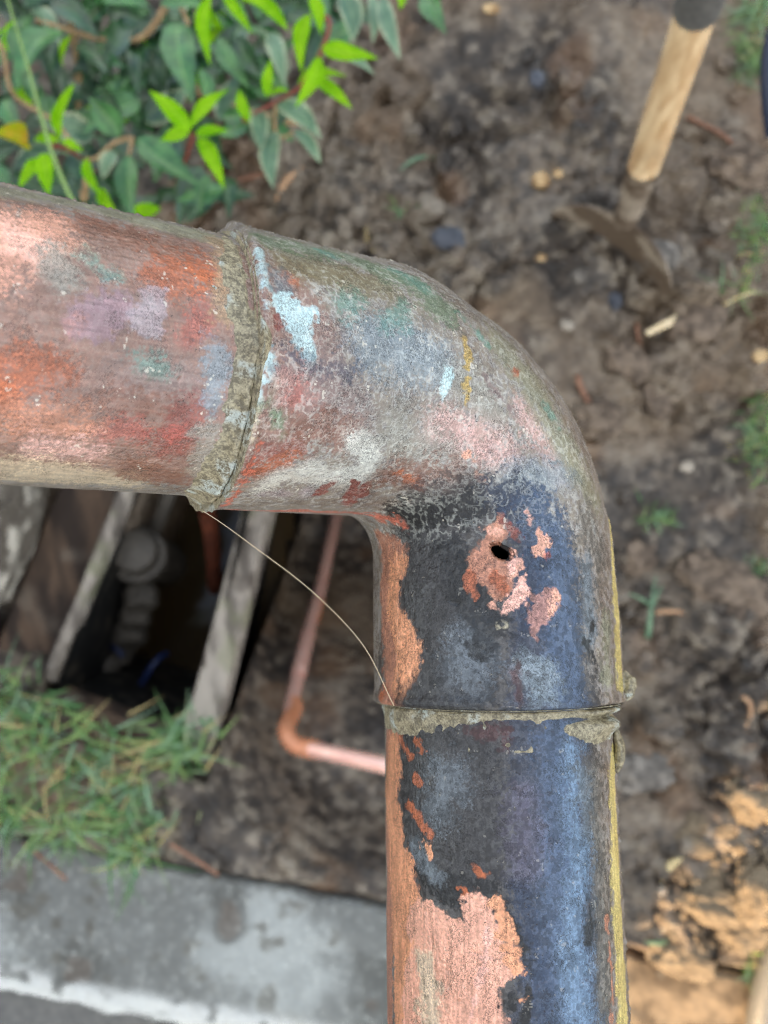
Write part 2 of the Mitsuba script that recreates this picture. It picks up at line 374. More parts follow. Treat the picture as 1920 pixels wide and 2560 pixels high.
    ('oldcopper', 0.78, [(-0.3, -5.1, 140.6, 2.48), (1.5, -8.5, 137.5, 4.0), (0.8, -15.7, 137.6, 3.57), (1.8, -21.8, 135.0, 4.35), (2.5, -27.7, 133.1, 4.29), (0.8, -32.9, 135.1, 3.51)]),
    ('copper', 0.52, [(2.6, -9.2, 135.8, 2.12), (1.5, -15.7, 136.5, 1.99), (3.5, -22.0, 132.7, 2.89), (4.5, -24.5, 131.2, 2.59), (2.8, -30.2, 132.3, 2.34)]),
    ('darkgrey', 0.33, [(3.2, -12.3, 134.5, 0.63), (3.7, -15.9, 133.4, 0.76), (2.9, -17.4, 134.2, 0.56)]),
    ('orange', 0.26, [(-0.1, -30.0, 137.4, 0.5), (-0.2, -32.8, 137.3, 0.64)]),
    ('orange', 0.2, [(0.5, -31.9, 135.9, 0.42)]),
    ('coral', 0.39, [(-2.5, -0.5, 136.4, 0.71), (3.1, -2.2, 134.3, 0.56)]),
    ('black', 0.33, [(2.7, 2.4, 130.0, 0.95), (4.9, -1.3, 132.5, 0.96)]),
    ('oldcopper', 0.26, [(18.6, -3.4, 127.6, 2.12), (17.3, -8.0, 127.1, 3.17), (19.1, -11.8, 126.3, 2.36)]),
    ('pinkcopper', 0.33, [(16.3, -3.4, 128.0, 0.53), (18.6, -3.4, 127.6, 1.46)]),
    ('pinkcopper', 0.33, [(21.4, -6.3, 127.1, 1.06), (22.3, -8.0, 126.9, 0.79), (20.9, -10.6, 126.4, 0.66)]),
    ('rust', 0.33, [(18.2, -10.5, 126.6, 1.05), (19.8, -12.6, 126.1, 0.92)]),
    ('brightcopper', 0.2, [(20.7, -5.5, 127.2, 0.59), (21.9, -7.5, 126.9, 0.79), (21.1, -9.3, 126.6, 0.53)]),
    ('redbrown', 0.33, [(20.2, -2.1, 127.7, 0.6), (22.4, -4.8, 127.4, 0.46)]),
    ('rust', 0.2, [(14.1, -10.7, 127.4, 0.6), (14.7, -13.8, 126.7, 0.39)]),
    ('brightcopper', 0.26, [(22.9, -11.5, 126.3, 1.05), (21.5, -14.5, 125.8, 1.31), (19.8, -15.8, 125.6, 0.65)]),
    ('pinkcopper', 0.2, [(17.9, -15.0, 125.9, 0.39)]),
    ('rose', 0.26, [(27.9, -13.9, 127.0, 1.45), (26.5, -15.1, 126.4, 2.1), (25.1, -17.8, 125.6, 1.7), (24.2, -20.9, 124.9, 0.58)]),
    ('pinkcopper', 0.52, [(28.7, -13.6, 127.3, 0.53), (27.5, -16.5, 126.4, 0.53)]),
    ('brightcopper', 0.26, [(23.8, 0.5, 128.2, 0.33), (24.7, -2.1, 128.1, 0.53)]),
    ('pinkcopper', 0.26, [(25.5, -3.3, 128.1, 0.8), (26.5, -5.1, 128.0, 0.93), (25.6, -6.5, 127.6, 0.66)]),
    ('red', 0.2, [(27.4, -7.0, 127.9, 0.27)]),
    ('cream', 0.2, [(18.3, -19.0, 125.2, 0.52), (19.8, -18.8, 125.1, 0.58)]),  # short pale bar painted as a bead's reflection
    ('yellow', 0.52, [(41.5, -2.2, 142.9, 1.78), (41.3, -13.0, 139.2, 2.17), (41.2, -25.5, 136.3, 2.12), (41.2, -29.6, 135.5, 2.11)]),  # yellow strip along the outer right rim
    ('darkgrey', 1.69, [(9.4, -37.8, 127.5, 10.6), (10.5, -53.0, 124.4, 10.34)]),  # painted dark reflection carried on below the socket
    ('slate', 1.95, [(10.6, -43.8, 125.8, 3.92), (8.6, -48.0, 126.4, 3.28)]),  # grey lilac patch painted as wet sheen on the dark run
    ('taupe', 1.56, [(35.2, -44.7, 128.2, 2.4), (35.5, -60.1, 125.8, 2.35), (35.3, -82.3, 121.8, 2.78), (38.3, -398.0, 69.8, 2.78)]),
    ('blue', 1.82, [(27.9, -37.1, 125.1, 4.29), (28.4, -49.3, 123.2, 4.48), (27.7, -63.9, 120.6, 5.01), (28.4, -79.7, 118.1, 5.52), (31.4, -395.4, 66.1, 5.52)]),  # painted sky reflection carried on down the pipe
    ('lightblue', 1.69, [(30.7, -39.3, 125.9, 1.44), (31.2, -57.6, 123.1, 2.17), (29.7, -67.1, 120.8, 2.63), (29.5, -78.9, 118.7, 3.45), (32.5, -394.6, 66.7, 3.45)]),  # pale blue sheen painted within the blue band
    ('purple', 1.82, [(22.1, -45.9, 122.5, 2.93), (22.5, -55.3, 121.0, 2.89)]),
    ('deepblue', 1.04, [(21.3, -60.1, 120.2, 1.87), (23.9, -70.9, 118.5, 2.71), (25.5, -79.3, 117.4, 2.44), (28.5, -395.0, 65.4, 2.44)]),
    ('slate', 1.17, [(32.8, -42.8, 126.6, 1.32), (32.7, -50.8, 125.2, 1.3)]),
    ('maroon', 0.78, [(13.8, -35.8, 125.5, 1.04), (19.5, -35.8, 124.2, 1.42), (19.7, -38.0, 123.8, 0.9)]),
    ('black', 0.78, [(5.7, -58.2, 127.5, 2.38), (9.7, -60.5, 123.7, 2.83), (15.7, -59.8, 121.0, 2.51), (19.3, -64.1, 119.6, 1.62), (22.1, -69.1, 118.7, 0.99)]),
    ('black', 0.65, [(32.8, -62.7, 123.2, 0.9), (32.1, -67.7, 121.9, 1.14)]),
    ('slate', 0.65, [(5.1, -55.8, 128.6, 1.6), (8.2, -59.0, 125.0, 1.69)]),
    ('oldcopper', 0.65, [(0.9, -41.1, 138.8, 2.45), (0.9, -89.9, 133.1, 2.77), (3.9, -405.6, 81.1, 2.77)]),
    ('oldcopper', 0.65, [(1.8, -40.4, 136.3, 2.83), (1.1, -51.1, 136.7, 3.12), (2.1, -58.1, 133.0, 3.73), (3.1, -63.6, 130.3, 4.74)]),
    ('orange', 0.2, [(5.6, -38.7, 130.7, 0.48), (6.3, -40.3, 129.6, 0.67)]),
    ('orange', 0.2, [(5.1, -44.7, 130.2, 0.41), (6.1, -45.6, 129.0, 0.54)]),
    ('copper', 0.2, [(6.8, -54.8, 126.9, 0.53), (7.6, -56.3, 125.9, 0.59)]),
    ('rust', 0.2, [(2.9, -39.8, 134.2, 0.98), (4.5, -41.7, 131.5, 0.68)]),
    ('orange', 0.2, [(12.2, -59.5, 122.4, 0.51), (13.2, -60.4, 121.8, 0.63)]),
    ('copper', 0.52, [(1.9, -41.7, 136.0, 2.54), (1.1, -51.1, 136.7, 3.41), (2.3, -59.8, 132.5, 4.27), (3.4, -67.2, 129.2, 4.97), (4.6, -84.4, 124.9, 6.16), (7.6, -400.1, 72.9, 6.16)]),
    ('orange', 0.26, [(4.5, -50.0, 130.3, 0.95), (6.1, -51.4, 128.2, 0.93), (7.5, -52.9, 126.6, 0.53)]),
    ('orange', 0.33, [(14.9, -57.0, 121.7, 0.76), (16.1, -57.4, 121.3, 0.5)]),
    ('pinkcopper', 0.39, [(7.5, -68.3, 124.1, 5.16), (10.2, -72.5, 121.4, 8.2), (9.5, -82.6, 120.3, 10.31), (12.5, -398.3, 68.3, 10.31)]),
    ('pinkcopper', 0.33, [(14.5, -62.0, 121.0, 2.14), (16.0, -65.6, 120.0, 2.62), (17.7, -70.4, 118.8, 2.84)]),
    ('copper', 0.33, [(17.6, -60.8, 120.4, 0.88), (18.9, -65.3, 119.5, 1.24), (20.4, -70.3, 118.5, 1.11)]),
    ('black', 0.26, [(20.0, -74.2, 117.9, 1.1), (19.0, -75.4, 117.8, 0.98)]),
    ('black', 0.26, [(22.1, -73.1, 118.0, 0.61), (21.4, -78.0, 117.2, 0.85), (24.4, -393.7, 65.2, 0.85)]),
    ('copper', 0.2, [(21.0, -74.7, 117.8, 0.49)]),
    ('brightcopper', 0.2, [(16.1, -63.8, 120.2, 0.16), (15.7, -69.6, 119.4, 0.22), (13.1, -79.1, 118.8, 0.22), (16.1, -394.8, 66.8, 0.22)]),
    ('sand', 0.91, [(6.5, -72.5, 124.4, 1.94), (7.7, -81.2, 122.0, 2.15), (10.7, -396.9, 70.0, 2.15)]),
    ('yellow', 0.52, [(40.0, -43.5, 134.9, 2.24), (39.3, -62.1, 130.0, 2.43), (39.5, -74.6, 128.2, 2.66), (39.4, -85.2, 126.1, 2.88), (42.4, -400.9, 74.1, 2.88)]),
    ('oldcopper', 0.26, [(36.3, -66.4, 125.4, 0.2), (36.8, -73.9, 124.7, 0.26), (36.7, -81.9, 123.2, 0.26), (39.7, -397.6, 71.2, 0.26)]),
]

PAINT = {
    'copper': srgb(222, 156, 118), 'pinkcopper': srgb(226, 168, 144), 'brightcopper': srgb(238, 182, 164), 'rust': srgb(168, 96, 66), 'orange': srgb(198, 108, 64),
    'brown': srgb(128, 88, 72), 'redbrown': srgb(138, 76, 66), 'red': srgb(186, 92, 80), 'coral': srgb(214, 122, 98), 'mauve': srgb(134, 116, 112),
    'lilac': srgb(168, 156, 162), 'grey': srgb(150, 146, 136), 'olive': srgb(124, 114, 84), 'cream': srgb(196, 186, 160), 'white': srgb(208, 208, 200),
    'paleblue': srgb(188, 212, 214), 'blue': srgb(74, 92, 118), 'deepblue': srgb(38, 54, 80), 'black': srgb(30, 31, 34), 'darkgrey': srgb(52, 52, 55),
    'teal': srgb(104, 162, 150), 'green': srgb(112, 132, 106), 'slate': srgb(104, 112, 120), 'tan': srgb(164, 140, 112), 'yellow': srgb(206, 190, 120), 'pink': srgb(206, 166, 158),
    'maroon': srgb(84, 52, 52), 'purple': srgb(100, 94, 112),
    'bluegrey': srgb(132, 144, 152), 'olivegrey': srgb(144, 144, 122), 'ochre': srgb(184, 156, 92), 'lightblue': srgb(112, 136, 162), 'taupe': srgb(108, 104, 98), 'pipebrown': srgb(142, 106, 94),
    'sand': srgb(204, 188, 162), 'rose': srgb(168, 124, 116), 'plum': srgb(152, 126, 136), 'oldcopper': srgb(182, 126, 102),
}


FAINT = {'teal': 0.6, 'red': 0.55, 'lilac': 0.75, 'plum': 0.75, 'deepblue': 0.75, 'orange': 0.7, 'purple': 0.65, 'maroon': 0.85, 'coral': 0.85}


def stain_sheen_field(p, fine, mid, grain):
    """Sum of the stains and painted reflections over the base colour at p (millimetres)."""
    base = mix(srgb(118, 102, 92), srgb(150, 142, 130), mid)
    out = mix(base, srgb(132, 128, 128), smoothstep(0.45, 0.62, fine) * 0.6)
    for name, soft, nodes in STAINS_AND_SHEEN:
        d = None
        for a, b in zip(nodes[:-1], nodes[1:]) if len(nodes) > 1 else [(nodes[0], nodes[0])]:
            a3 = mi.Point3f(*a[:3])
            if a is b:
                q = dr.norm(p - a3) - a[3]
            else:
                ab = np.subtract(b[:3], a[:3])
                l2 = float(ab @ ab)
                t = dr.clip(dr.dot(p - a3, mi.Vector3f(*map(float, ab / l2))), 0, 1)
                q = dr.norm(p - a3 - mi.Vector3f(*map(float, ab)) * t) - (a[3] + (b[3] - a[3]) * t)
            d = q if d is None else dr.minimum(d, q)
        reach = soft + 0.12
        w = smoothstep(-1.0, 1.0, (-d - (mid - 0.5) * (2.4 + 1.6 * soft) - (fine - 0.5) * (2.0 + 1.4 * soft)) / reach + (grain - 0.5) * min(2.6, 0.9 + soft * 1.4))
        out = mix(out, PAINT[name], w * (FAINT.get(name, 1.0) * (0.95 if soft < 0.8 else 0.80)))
    return out


def mm(p):
    return mi.Point3f(p.x * 1000, p.y * 1000, (EYE - p.z) * 1000)


def patina_color(p, n, uv):
    q = mm(p)
    fine = fbm(q.x * 1.2, q.y * 1.2, q.z * 1.2, 3)
    mid = fbm(q.x * 0.36 + 3, q.y * 0.36, q.z * 0.36 + 11, 3)
    grain = 0.6 * noise(q.x * 3.4 + 21, q.y * 3.4, q.z * 3.4) + 0.4 * noise(q.x * 6.8, q.y * 6.8 + 5, q.z * 6.8)
    c = stain_sheen_field(q, fine, mid, grain)
    where = smoothstep(0.40, 0.58, fbm(q.x * 0.2 + 9, q.y * 0.2, q.z * 0.2, 2))
    worm = dr.abs(noise(q.x * 2.6 + 40 + fine * 2, q.y * 2.6 + mid * 3, q.z * 2.6) - 0.5) * 2
    broad = dr.abs(fbm(q.x * 0.9 + 60, q.y * 0.9 + fine, q.z * 0.9, 2) - 0.5) * 3
    worm2 = dr.abs(noise(q.x * 4.9, q.y * 4.9 + 9, q.z * 4.9) - 0.5) * 2
    streak = noise(uv.x * 0.22 + mid * 1.5, uv.y * 60.0, 5.0)
    left = smoothstep(-25, -31, uv.x)                       # the drawn pipe keeps its brushed grain, the casting is pitted
    down = smoothstep(38, 50, uv.x)                         # the run below the bend, with dark and blue reflections painted in
    c = c * (0.58 + 0.30 * worm * (0.5 + where) + 0.30 * worm2 + 0.24 * broad + (0.16 + 0.20 * left + 0.10 * down + 0.24 * smoothstep(76, 88, uv.x) * smoothstep(0.10, 0.35, c.x - c.z)) * streak)
    dull = 1 - smoothstep(0.10, 0.35, c.x - c.z)            # no lime on the bare copper
    lime = smoothstep(0.40, 0.05, dr.lerp(worm, broad, where * 0.7)) * smoothstep(0.34, 0.56, fine) * (1 - 0.7 * left) * (1 - 0.55 * down)
    c = mix(c, mix(srgb(188, 190, 182), c * 2.6, 0.45 + 0.4 * down), lime * (0.45 + 0.3 * where) * dull)
    sheen = (1 - dull) * (1 - 0.6 * left) * (1 - 0.45 * smoothstep(74, 86, uv.x))
    c = c * mi.Float(1 + sheen * (1.1 * (grain - 0.45) + 0.8 * (fine - 0.5)))
    dark = smoothstep(0.22, 0.04, worm2) * smoothstep(0.56, 0.40, mid) + down * dull * smoothstep(0.52, 0.40, fine) * 0.6
    c = mix(c, c * 0.35, dr.clip(dark * 0.75, 0, 1))
    chips = smoothstep(0.74, 0.80, noise(q.x * 0.95 + 70, q.y * 0.95, q.z * 0.95)) * smoothstep(0.45, 0.7, worm2)
    c = mix(c, srgb(34, 29, 26), chips * 0.8)
    pale = smoothstep(0.80, 0.84, noise(q.x * 0.8 + 20, q.y * 0.8 + 31, q.z * 0.8)) * smoothstep(0.3, 0.6, worm)
    return mix(c, srgb(220, 214, 200), pale * (0.6 - 0.4 * down))


def patina_rough(p, n, uv):
    q = mm(p)
    return 0.22 + 0.34 * noise(q.x * 0.5, q.y * 0.5, q.z * 0.5) + 0.12 * noise(q.x * 3, q.y * 3, q.z * 3)


def patina_bump(p, n, uv):
    q = mm(p)
    a = dr.abs(noise(q.x * 2.6 + 40, q.y * 2.6, q.z * 2.6) - 0.5)
    b = noise(q.x * 4.3, q.y * 4.3, q.z * 4.3)
    c = noise(uv.x * 0.4, uv.y * 21.0 * 3.5, 2.0)
    return a * 0.8 + 0.5 * b + 0.35 * c


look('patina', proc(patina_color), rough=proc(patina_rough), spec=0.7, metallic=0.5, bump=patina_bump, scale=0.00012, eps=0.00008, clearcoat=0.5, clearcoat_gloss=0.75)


def solder_color(p, n, uv):
    q = mm(p)
    a = fbm(q.x * 0.30 + 5, q.y * 0.30, q.z * 0.30, 3)
    b = fbm(q.x * 1.3, q.y * 1.3 + 8, q.z * 1.3, 4)
    g = noise(q.x * 5, q.y * 5, q.z * 5)
    c = mix(srgb(106, 98, 78), srgb(158, 148, 122), smoothstep(0.2, 0.8, b + 0.5 * (g - 0.5)))
    c = mix(c, srgb(168, 178, 174), smoothstep(0.54, 0.70, a) * smoothstep(0.3, 0.62, b + 0.5 * (g - 0.5)) * 0.8)
    c = mix(c, srgb(92, 84, 66), smoothstep(0.46, 0.30, b) * 0.45)
    return c * (0.78 + 0.44 * g)


look('solder_crust', proc(solder_color), rough=0.5, spec=0.5, metallic=0.05, bump=patina_bump, scale=0.00012, eps=0.00008, clearcoat=0.6, clearcoat_gloss=0.8)
look('bore', srgb(44, 38, 34), rough=0.8)

thing('old_pipe', 'corroded old copper pipe with a soldered elbow and a pinhole, held close to the lens', 'pipe')
fine_fit = np.r_[np.arange(LIP_A, LIP_B, 0.22), LIP_B]
make_sheet(fine_fit, fit_radius, 'elbow_fitting', 'patina', label='blotched elbow fitting with a pinhole worn through its wall', cut=hole_cut(0.0))
make_sheet(np.r_[-300, -200, -120, -90, np.arange(-72, LIP_A + 2.0, 0.25)], pipe_radius, 'pipe_length', 'patina', label='brown and pink copper pipe length entering from the left')
make_sheet(np.r_[np.arange(LIP_B - 2.0, ARC + 96, 0.25), ARC + 110, ARC + 140, ARC + 200, ARC + 330], pipe_radius, 'pipe_length', 'patina',
           label='pipe length running down, half bare copper and half blue black')
make_sheet(np.r_[-300, -150, -60, np.arange(-20, LIP_B, 0.5), LIP_B + 60, ARC + 330], lambda s, t: np.full(s.shape, 19.6), 'bore', 'bore', flip=True, cut=hole_cut(0.7))


def joint(lip, side):
    """Crust of solder and flux round a socket mouth. side: +1 when the pipe lies towards greater s."""
    k = np.linspace(-2.6, 7.0, 56)                       # from the socket (negative) out along the pipe
    s = lip + side * k
    ss, t = np.meshgrid(s, THETA, indexing='ij')
    kk = np.broadcast_to(k[:, None], ss.shape)
    tl = np.where(t > np.pi, t - 2 * np.pi, t)
    p = pipe_points(ss, t, np.full(ss.shape, R_PIPE))
    n1, n2 = meshkit.fbm(p * 0.22, 3, seed=61) - 0.5, meshkit.fbm(p * 0.7, 4, seed=62) - 0.5
    if side < 0:
        fill = sstep(0.10, -0.25, tl)                   # the gap is open above and clogged below
        width = 2.4 + 4.0 * n1
        h = 0.24 * sstep(width + 1.6, width - 1.5, kk) * sstep(0.6 - fill, 1.5 - fill, kk) + fill * 1.25 * bell(kk - 0.2, 1.3)
        h = h + 1.3 * bell(kk + 0.6, 1.5) * bell(tl + 0.12, 0.13) + 0.9 * bell(kk - 1.5, 2.0) * bell(tl + 1.25, 0.35)
    else:
        width = 0.9 + 3.0 * n1 + 1.4 * bell(tl + 1.5, 0.35)
        big = bell(tl - 0.42, 0.30)
        h = 0.24 * sstep(width + 1.6, width - 1.0, kk) * sstep(-0.2, 0.8, kk) + 0.9 * bell(kk - 0.3, 0.6) * (0.3 + 1.6 * n1)
        h = h + big * (2.2 * bell(kk - 3.0, 1.6) + 1.9 * bell(kk - 0.5, 0.8) - 1.2 * bell(kk - 1.7, 0.5)) + 0.5 * bell(tl + 1.6, 0.4) * bell(kk - 2, 1.8)
    h = h * (1 + 0.7 * n2) + 0.12 * n2 - 0.09
    edge = np.minimum(kk + 2.6, 7.0 - kk)
    h = np.where(edge < 0.6, h - 1.5 * (0.6 - edge), h)
    base = np.where(kk < 0, R_FIT - 0.45, R_PIPE)
    base = base - 1.0 * 0
    v = to_world(pipe_points(ss, t, base + h)).reshape(-1, 3)
    f = grid_faces(len(k), len(THETA), True)
    tri = np.vstack([f[:, [0, 1, 2]], f[:, [0, 2, 3]]])
    nrm = np.cross(v[tri[0, 1]] - v[tri[0, 0]], v[tri[0, 2]] - v[tri[0, 0]])
    if nrm @ (v[tri[0, 0]] - to_world(frame(s[0])[0])) < 0:
        tri = tri[:, ::-1]
    uv = np.stack([ss.ravel(), tl.ravel()], -1)
    return put('solder_joint', trimesh.Trimesh(v, tri, process=False), 'solder_crust', parent='old_pipe', uv=uv,
               label='olive and cream crusted joint round the left socket' if side < 0 else 'lumpy grey joint round the lower socket')


joint(LIP_A, -1)
joint(LIP_B, 1)


def on_pipe(s, th, lift=0.0):
    r = (fit_radius if LIP_A < s < LIP_B else pipe_radius)(np.array([s]), np.array([th]))
    return to_world(pipe_points(np.array([s]), np.array([th]), r + lift))[0]


# a flake of solder standing off the outer side and the grit stuck to the outer rim
m = lump([0.0014, 0.0036, 0.0028], 5, 3, 0.3)
m.apply_translation(on_pipe(LIP_B + 8.4, 0.80, 0.3))
put('solder_flake', m, 'solder_crust', parent='old_pipe')
m = lump([0.0022, 0.0026, 0.0026], 15, 3, 0.4)
m.apply_translation(on_pipe(LIP_B - 3.0, 0.74, 0.0))
put('solder_flake', m, 'solder_crust', parent='old_pipe')
rng = np.random.default_rng(11)
grains = []
for k in range(900):
    s = rng.uniform(-60, ARC + 90)
    th = (rng.normal(1.0 - 0.26 * min(max((s + 5) / 50, 0), 1), 0.16) if rng.random() < 0.8 else rng.uniform(-1.9, 1.0))
    if s > ARC and rng.random() < 0.3:
        continue
    g = trimesh.creation.icosphere(subdivisions=1)
    g.vertices = g.vertices * (1 + 0.35 * rng.standard_normal((len(g.vertices), 1)) * 0.6) * 0.00006 + 0.0002 * rng.random() ** 2.5 * rng.uniform(0.6, 1.4, 3)
    g.apply_translation(on_pipe(s, th, 0.02))
    grains.append(g)
look('grit', proc(lambda p, n, uv: mix(srgb(90, 76, 54), srgb(206, 196, 170), noise(p.x * 900, p.y * 900, p.z * 900))), rough=0.6)
put('grit', trimesh.util.concatenate(grains), 'grit', parent='old_pipe', kind='stuff')

# ------------------------------------------------------------------ the hair and the bits of root that lie on the pipe
HAIR = [(508, 1278, 121), (560, 1312, 121), (650, 1378, 122), (740, 1445, 123), (830, 1525, 124), (880, 1578, 124), (920, 1632, 124), (950, 1690, 123.5), (985, 1765, 121)]
look('hair', srgb(206, 186, 156), rough=0.4)
put('hair', tube(spline([at(x, y, d / 1000) for x, y, d in HAIR], 60), 0.000065, 6), 'hair', 'single long pale hair stretched across the inside corner of the elbow', 'hair')
look('rootlet', srgb(150, 120, 74), rough=0.6)
thing('rootlet', 'tiny forked rootlet stuck to the elbow near its lower edge', 'rootlet')
put('stem', tube(spline([at(757, 1078, 0.1196), at(748, 1110, 0.1196), at(747, 1128, 0.1196), at(752, 1150, 0.1197), at(759, 1168, 0.1202)], 20), np.linspace(0.00020, 0.00013, 20), 6), 'rootlet', parent='rootlet')
put('branch', tube(spline([at(716, 1112, 0.1190), at(730, 1124, 0.1191), at(745, 1134, 0.1195)], 12), 0.00010, 6), 'rootlet', parent='rootlet')


# ------------------------------------------------------------------ the ground, the trench and the valve chamber
def half(px1, py1, px2, py2):
    """Signed distance (metres) to the right of the ground line through two of the photograph's points."""
    a, b = at(px1, py1, 1.0)[:2], at(px2, py2, 1.0)[:2]
    n = np.array([(b - a)[1], -(b - a)[0]]); n /= np.linalg.norm(n)
    return a, n


KERB_A, KERB_N = half(0, 2085, 1850, 2440)      # back edge of the kerb; the road side is positive
if KERB_N[1] > 0:
    KERB_N = -KERB_N
KERB_D = np.array([-KERB_N[1], KERB_N[0]])
if KERB_D[0] < 0:
    KERB_D = -KERB_D


def inside(x, y, pts, depth=1.0):
    """Signed distance (metres, positive inside) to the convex outline through the points."""
    c = np.array([at(px, py, depth)[:2] for px, py in pts])
    e0, e1 = c[1] - c[0], c[2] - c[1]
    if e0[0] * e1[1] - e0[1] * e1[0] > 0:
        c = c[::-1]
    d = np.full(np.shape(x), 9.0)
    for a, b in zip(c, np.roll(c, -1, axis=0)):
        e = b - a
        n = np.array([e[1], -e[0]]) / np.linalg.norm(e)
        d = np.minimum(d, (x - a[0]) * n[0] + (y - a[1]) * n[1])
    return d


CHAMBER = [(400, 1000), (660, 1000), (478, 1880), (110, 1760)]
SHELF = [(-260, 880), (420, 880), (150, 1730), (-260, 1640)]
TRENCH = [(560, 900), (1280, 900), (1290, 2280), (760, 2180), (560, 2010), (470, 1830)]
crng = np.random.default_rng(7)
CLODS = []
for spacing, amp in ((0.075, 0.5), (0.030, 0.65), (0.014, 0.7)):
    n = int(2.2 * 2.6 / spacing ** 2 * 1.1)
    pts = np.c_[crng.uniform(-1.1, 1.1, n), crng.uniform(-1.3, 1.3, n)]
    CLODS.append((cKDTree(pts), crng.uniform(0.35, 0.78, n) * spacing, amp, crng.uniform(0.2, 1, n)))


def ground_z(x, y):
    x, y = np.asarray(x, float), np.asarray(y, float)
    p = np.stack([x, y, 0 * x], -1)
    warp = np.stack([meshkit.fbm(p * 14, 3, seed=71), meshkit.fbm(p * 14 + 5, 3, seed=72)], -1) - 0.5
    fine = np.stack([meshkit.fbm(p * 55, 3, seed=73), meshkit.fbm(p * 55 + 5, 3, seed=74)], -1) - 0.5
    q = np.stack([x, y], -1) + warp * 0.09 + fine * 0.022
    z = 0.07 * (meshkit.fbm(p * 2.6, 4, seed=1) - 0.5)
    near = sstep(1.5, 0.9, np.hypot(x, y))
    where = sstep(0.40, 0.58, meshkit.fbm(p * 5, 3, seed=19))
    for k, (tree, rad, amp, pick) in enumerate(CLODS):
        h = 0
        d, i = tree.query(q, k=3)
        for j in range(3):
            h = np.maximum(h, np.sqrt(np.clip(1 - (d[..., j] / rad[i[..., j]]) ** 2, 0, 1)) * rad[i[..., j]] * amp * pick[i[..., j]])
        z = z + h * near * (0.2 + 0.8 * where if k else 0.4 + 0.8 * where)
    z = z + near * (0.35 + 0.65 * where) * (0.024 * (meshkit.fbm(p * 38, 4, seed=5) - 0.5) + 0.007 * (meshkit.fbm(p * 200, 3, seed=6) - 0.5) - 0.016 * np.clip(0.06 - np.abs(meshkit.fbm(p * 11, 3, seed=33) - 0.5), 0, 1) / 0.06)
    # loose spoil heaped in the lower right corner
    c = at(1900, 2120, 1.0)
    z = z + 0.05 * np.exp(-(((x - c[0]) / 0.14) ** 2 + ((y - c[1]) / 0.13) ** 2))
    # the trench, deeper away from the kerb, and the chamber
    yy = 1280 - y * 1925
    t = inside(x, y, TRENCH) + 0.02 * warp[..., 0]
    floor = -(0.12 + 0.40 * sstep(1960, 1330, yy)) + 0.35 * z
    z = z + (floor - z) * sstep(-0.005, 0.075, t)
    c = inside(x, y, SHELF)
    z = z + (-0.16 + 0.5 * z - z) * sstep(-0.01, 0.05, c)
    c = inside(x, y, CHAMBER) + 0.03
    z = z + (-0.62 - z) * sstep(0.0, 0.02, c)
    # the kerb's bed and the road
    k = (x - KERB_A[0]) * KERB_N[0] + (y - KERB_A[1]) * KERB_N[1]
    z = z + (np.minimum(z, -0.012) - z) * sstep(-0.02, 0.0, k)
    z = z + (-0.16 - z) * sstep(0.02, 0.06, k)
    return z


far = np.array([1.0, 1.3, 2, 3.5, 6, 12, 25, 50, 90])
gx = np.r_[-far[::-1], np.linspace(-0.8, 0.8, 520), far]
gy = np.r_[-far[::-1], np.linspace(-0.9, 0.95, 600), far]
X, Y = np.meshgrid(gx, gy, indexing='ij')
Z = ground_z(X, Y)
gv = np.stack([X, Y, Z], -1).reshape(-1, 3)
gf = grid_faces(len(gx), len(gy))


def mud_color(p, n, uv):
    a = fbm(p.x * 9, p.y * 9, p.z * 9 + 3, 4)
    b = fbm(p.x * 60, p.y * 60, p.z * 60, 3)
    c = fbm(p.x * 240, p.y * 240, p.z * 240, 2)
    col = mix(srgb(66, 57, 49), srgb(116, 103, 89), smoothstep(0.35, 0.65, a))
    col = mix(col, srgb(140, 129, 114), smoothstep(0.52, 0.7, b) * 0.75)
    col = mix(col, srgb(34, 30, 28), smoothstep(0.48, 0.34, b) * 0.7)
    col = mix(col, srgb(124, 94, 68), smoothstep(0.6, 0.76, fbm(p.x * 12 + 8, p.y * 12, p.z * 12, 2)) * 0.5)
    smear = smoothstep(0.50, 0.62, fbm(p.x * 5.5 + 1, p.y * 5.5 + 8, p.z * 5.5, 3))      # smooth trodden clay
    col = mix(col, srgb(122, 103, 82), smear * 0.5)
    return col * (0.7 + 0.6 * c)


def mud_rough(p, n, uv):
    return 0.24 + 0.42 * smoothstep(0.4, 0.62, fbm(p.x * 18 + 2, p.y * 18, p.z * 18, 3))


def mud_bump(p, n, uv):
    return fbm(p.x * 260, p.y * 260, p.z * 260, 3)


look('mud', proc(mud_color), rough=proc(mud_rough), spec=0.6, bump=mud_bump, scale=0.006, eps=0.0012)
put('ground', (gv, gf), 'mud', 'wet brown lumpy mud dug over round the trench', kind='structure')


def gz(x, y):
    return float(ground_z(np.array([x]), np.array([y]))[0])


def ground_at(px, py):
    """The ground's point seen at the photograph's pixel."""
    d = 1.0
    for _ in range(25):
        p = at(px, py, d)
        d = 0.5 * d + 0.5 * (EYE - gz(p[0], p[1]))
    return at(px, py, d)


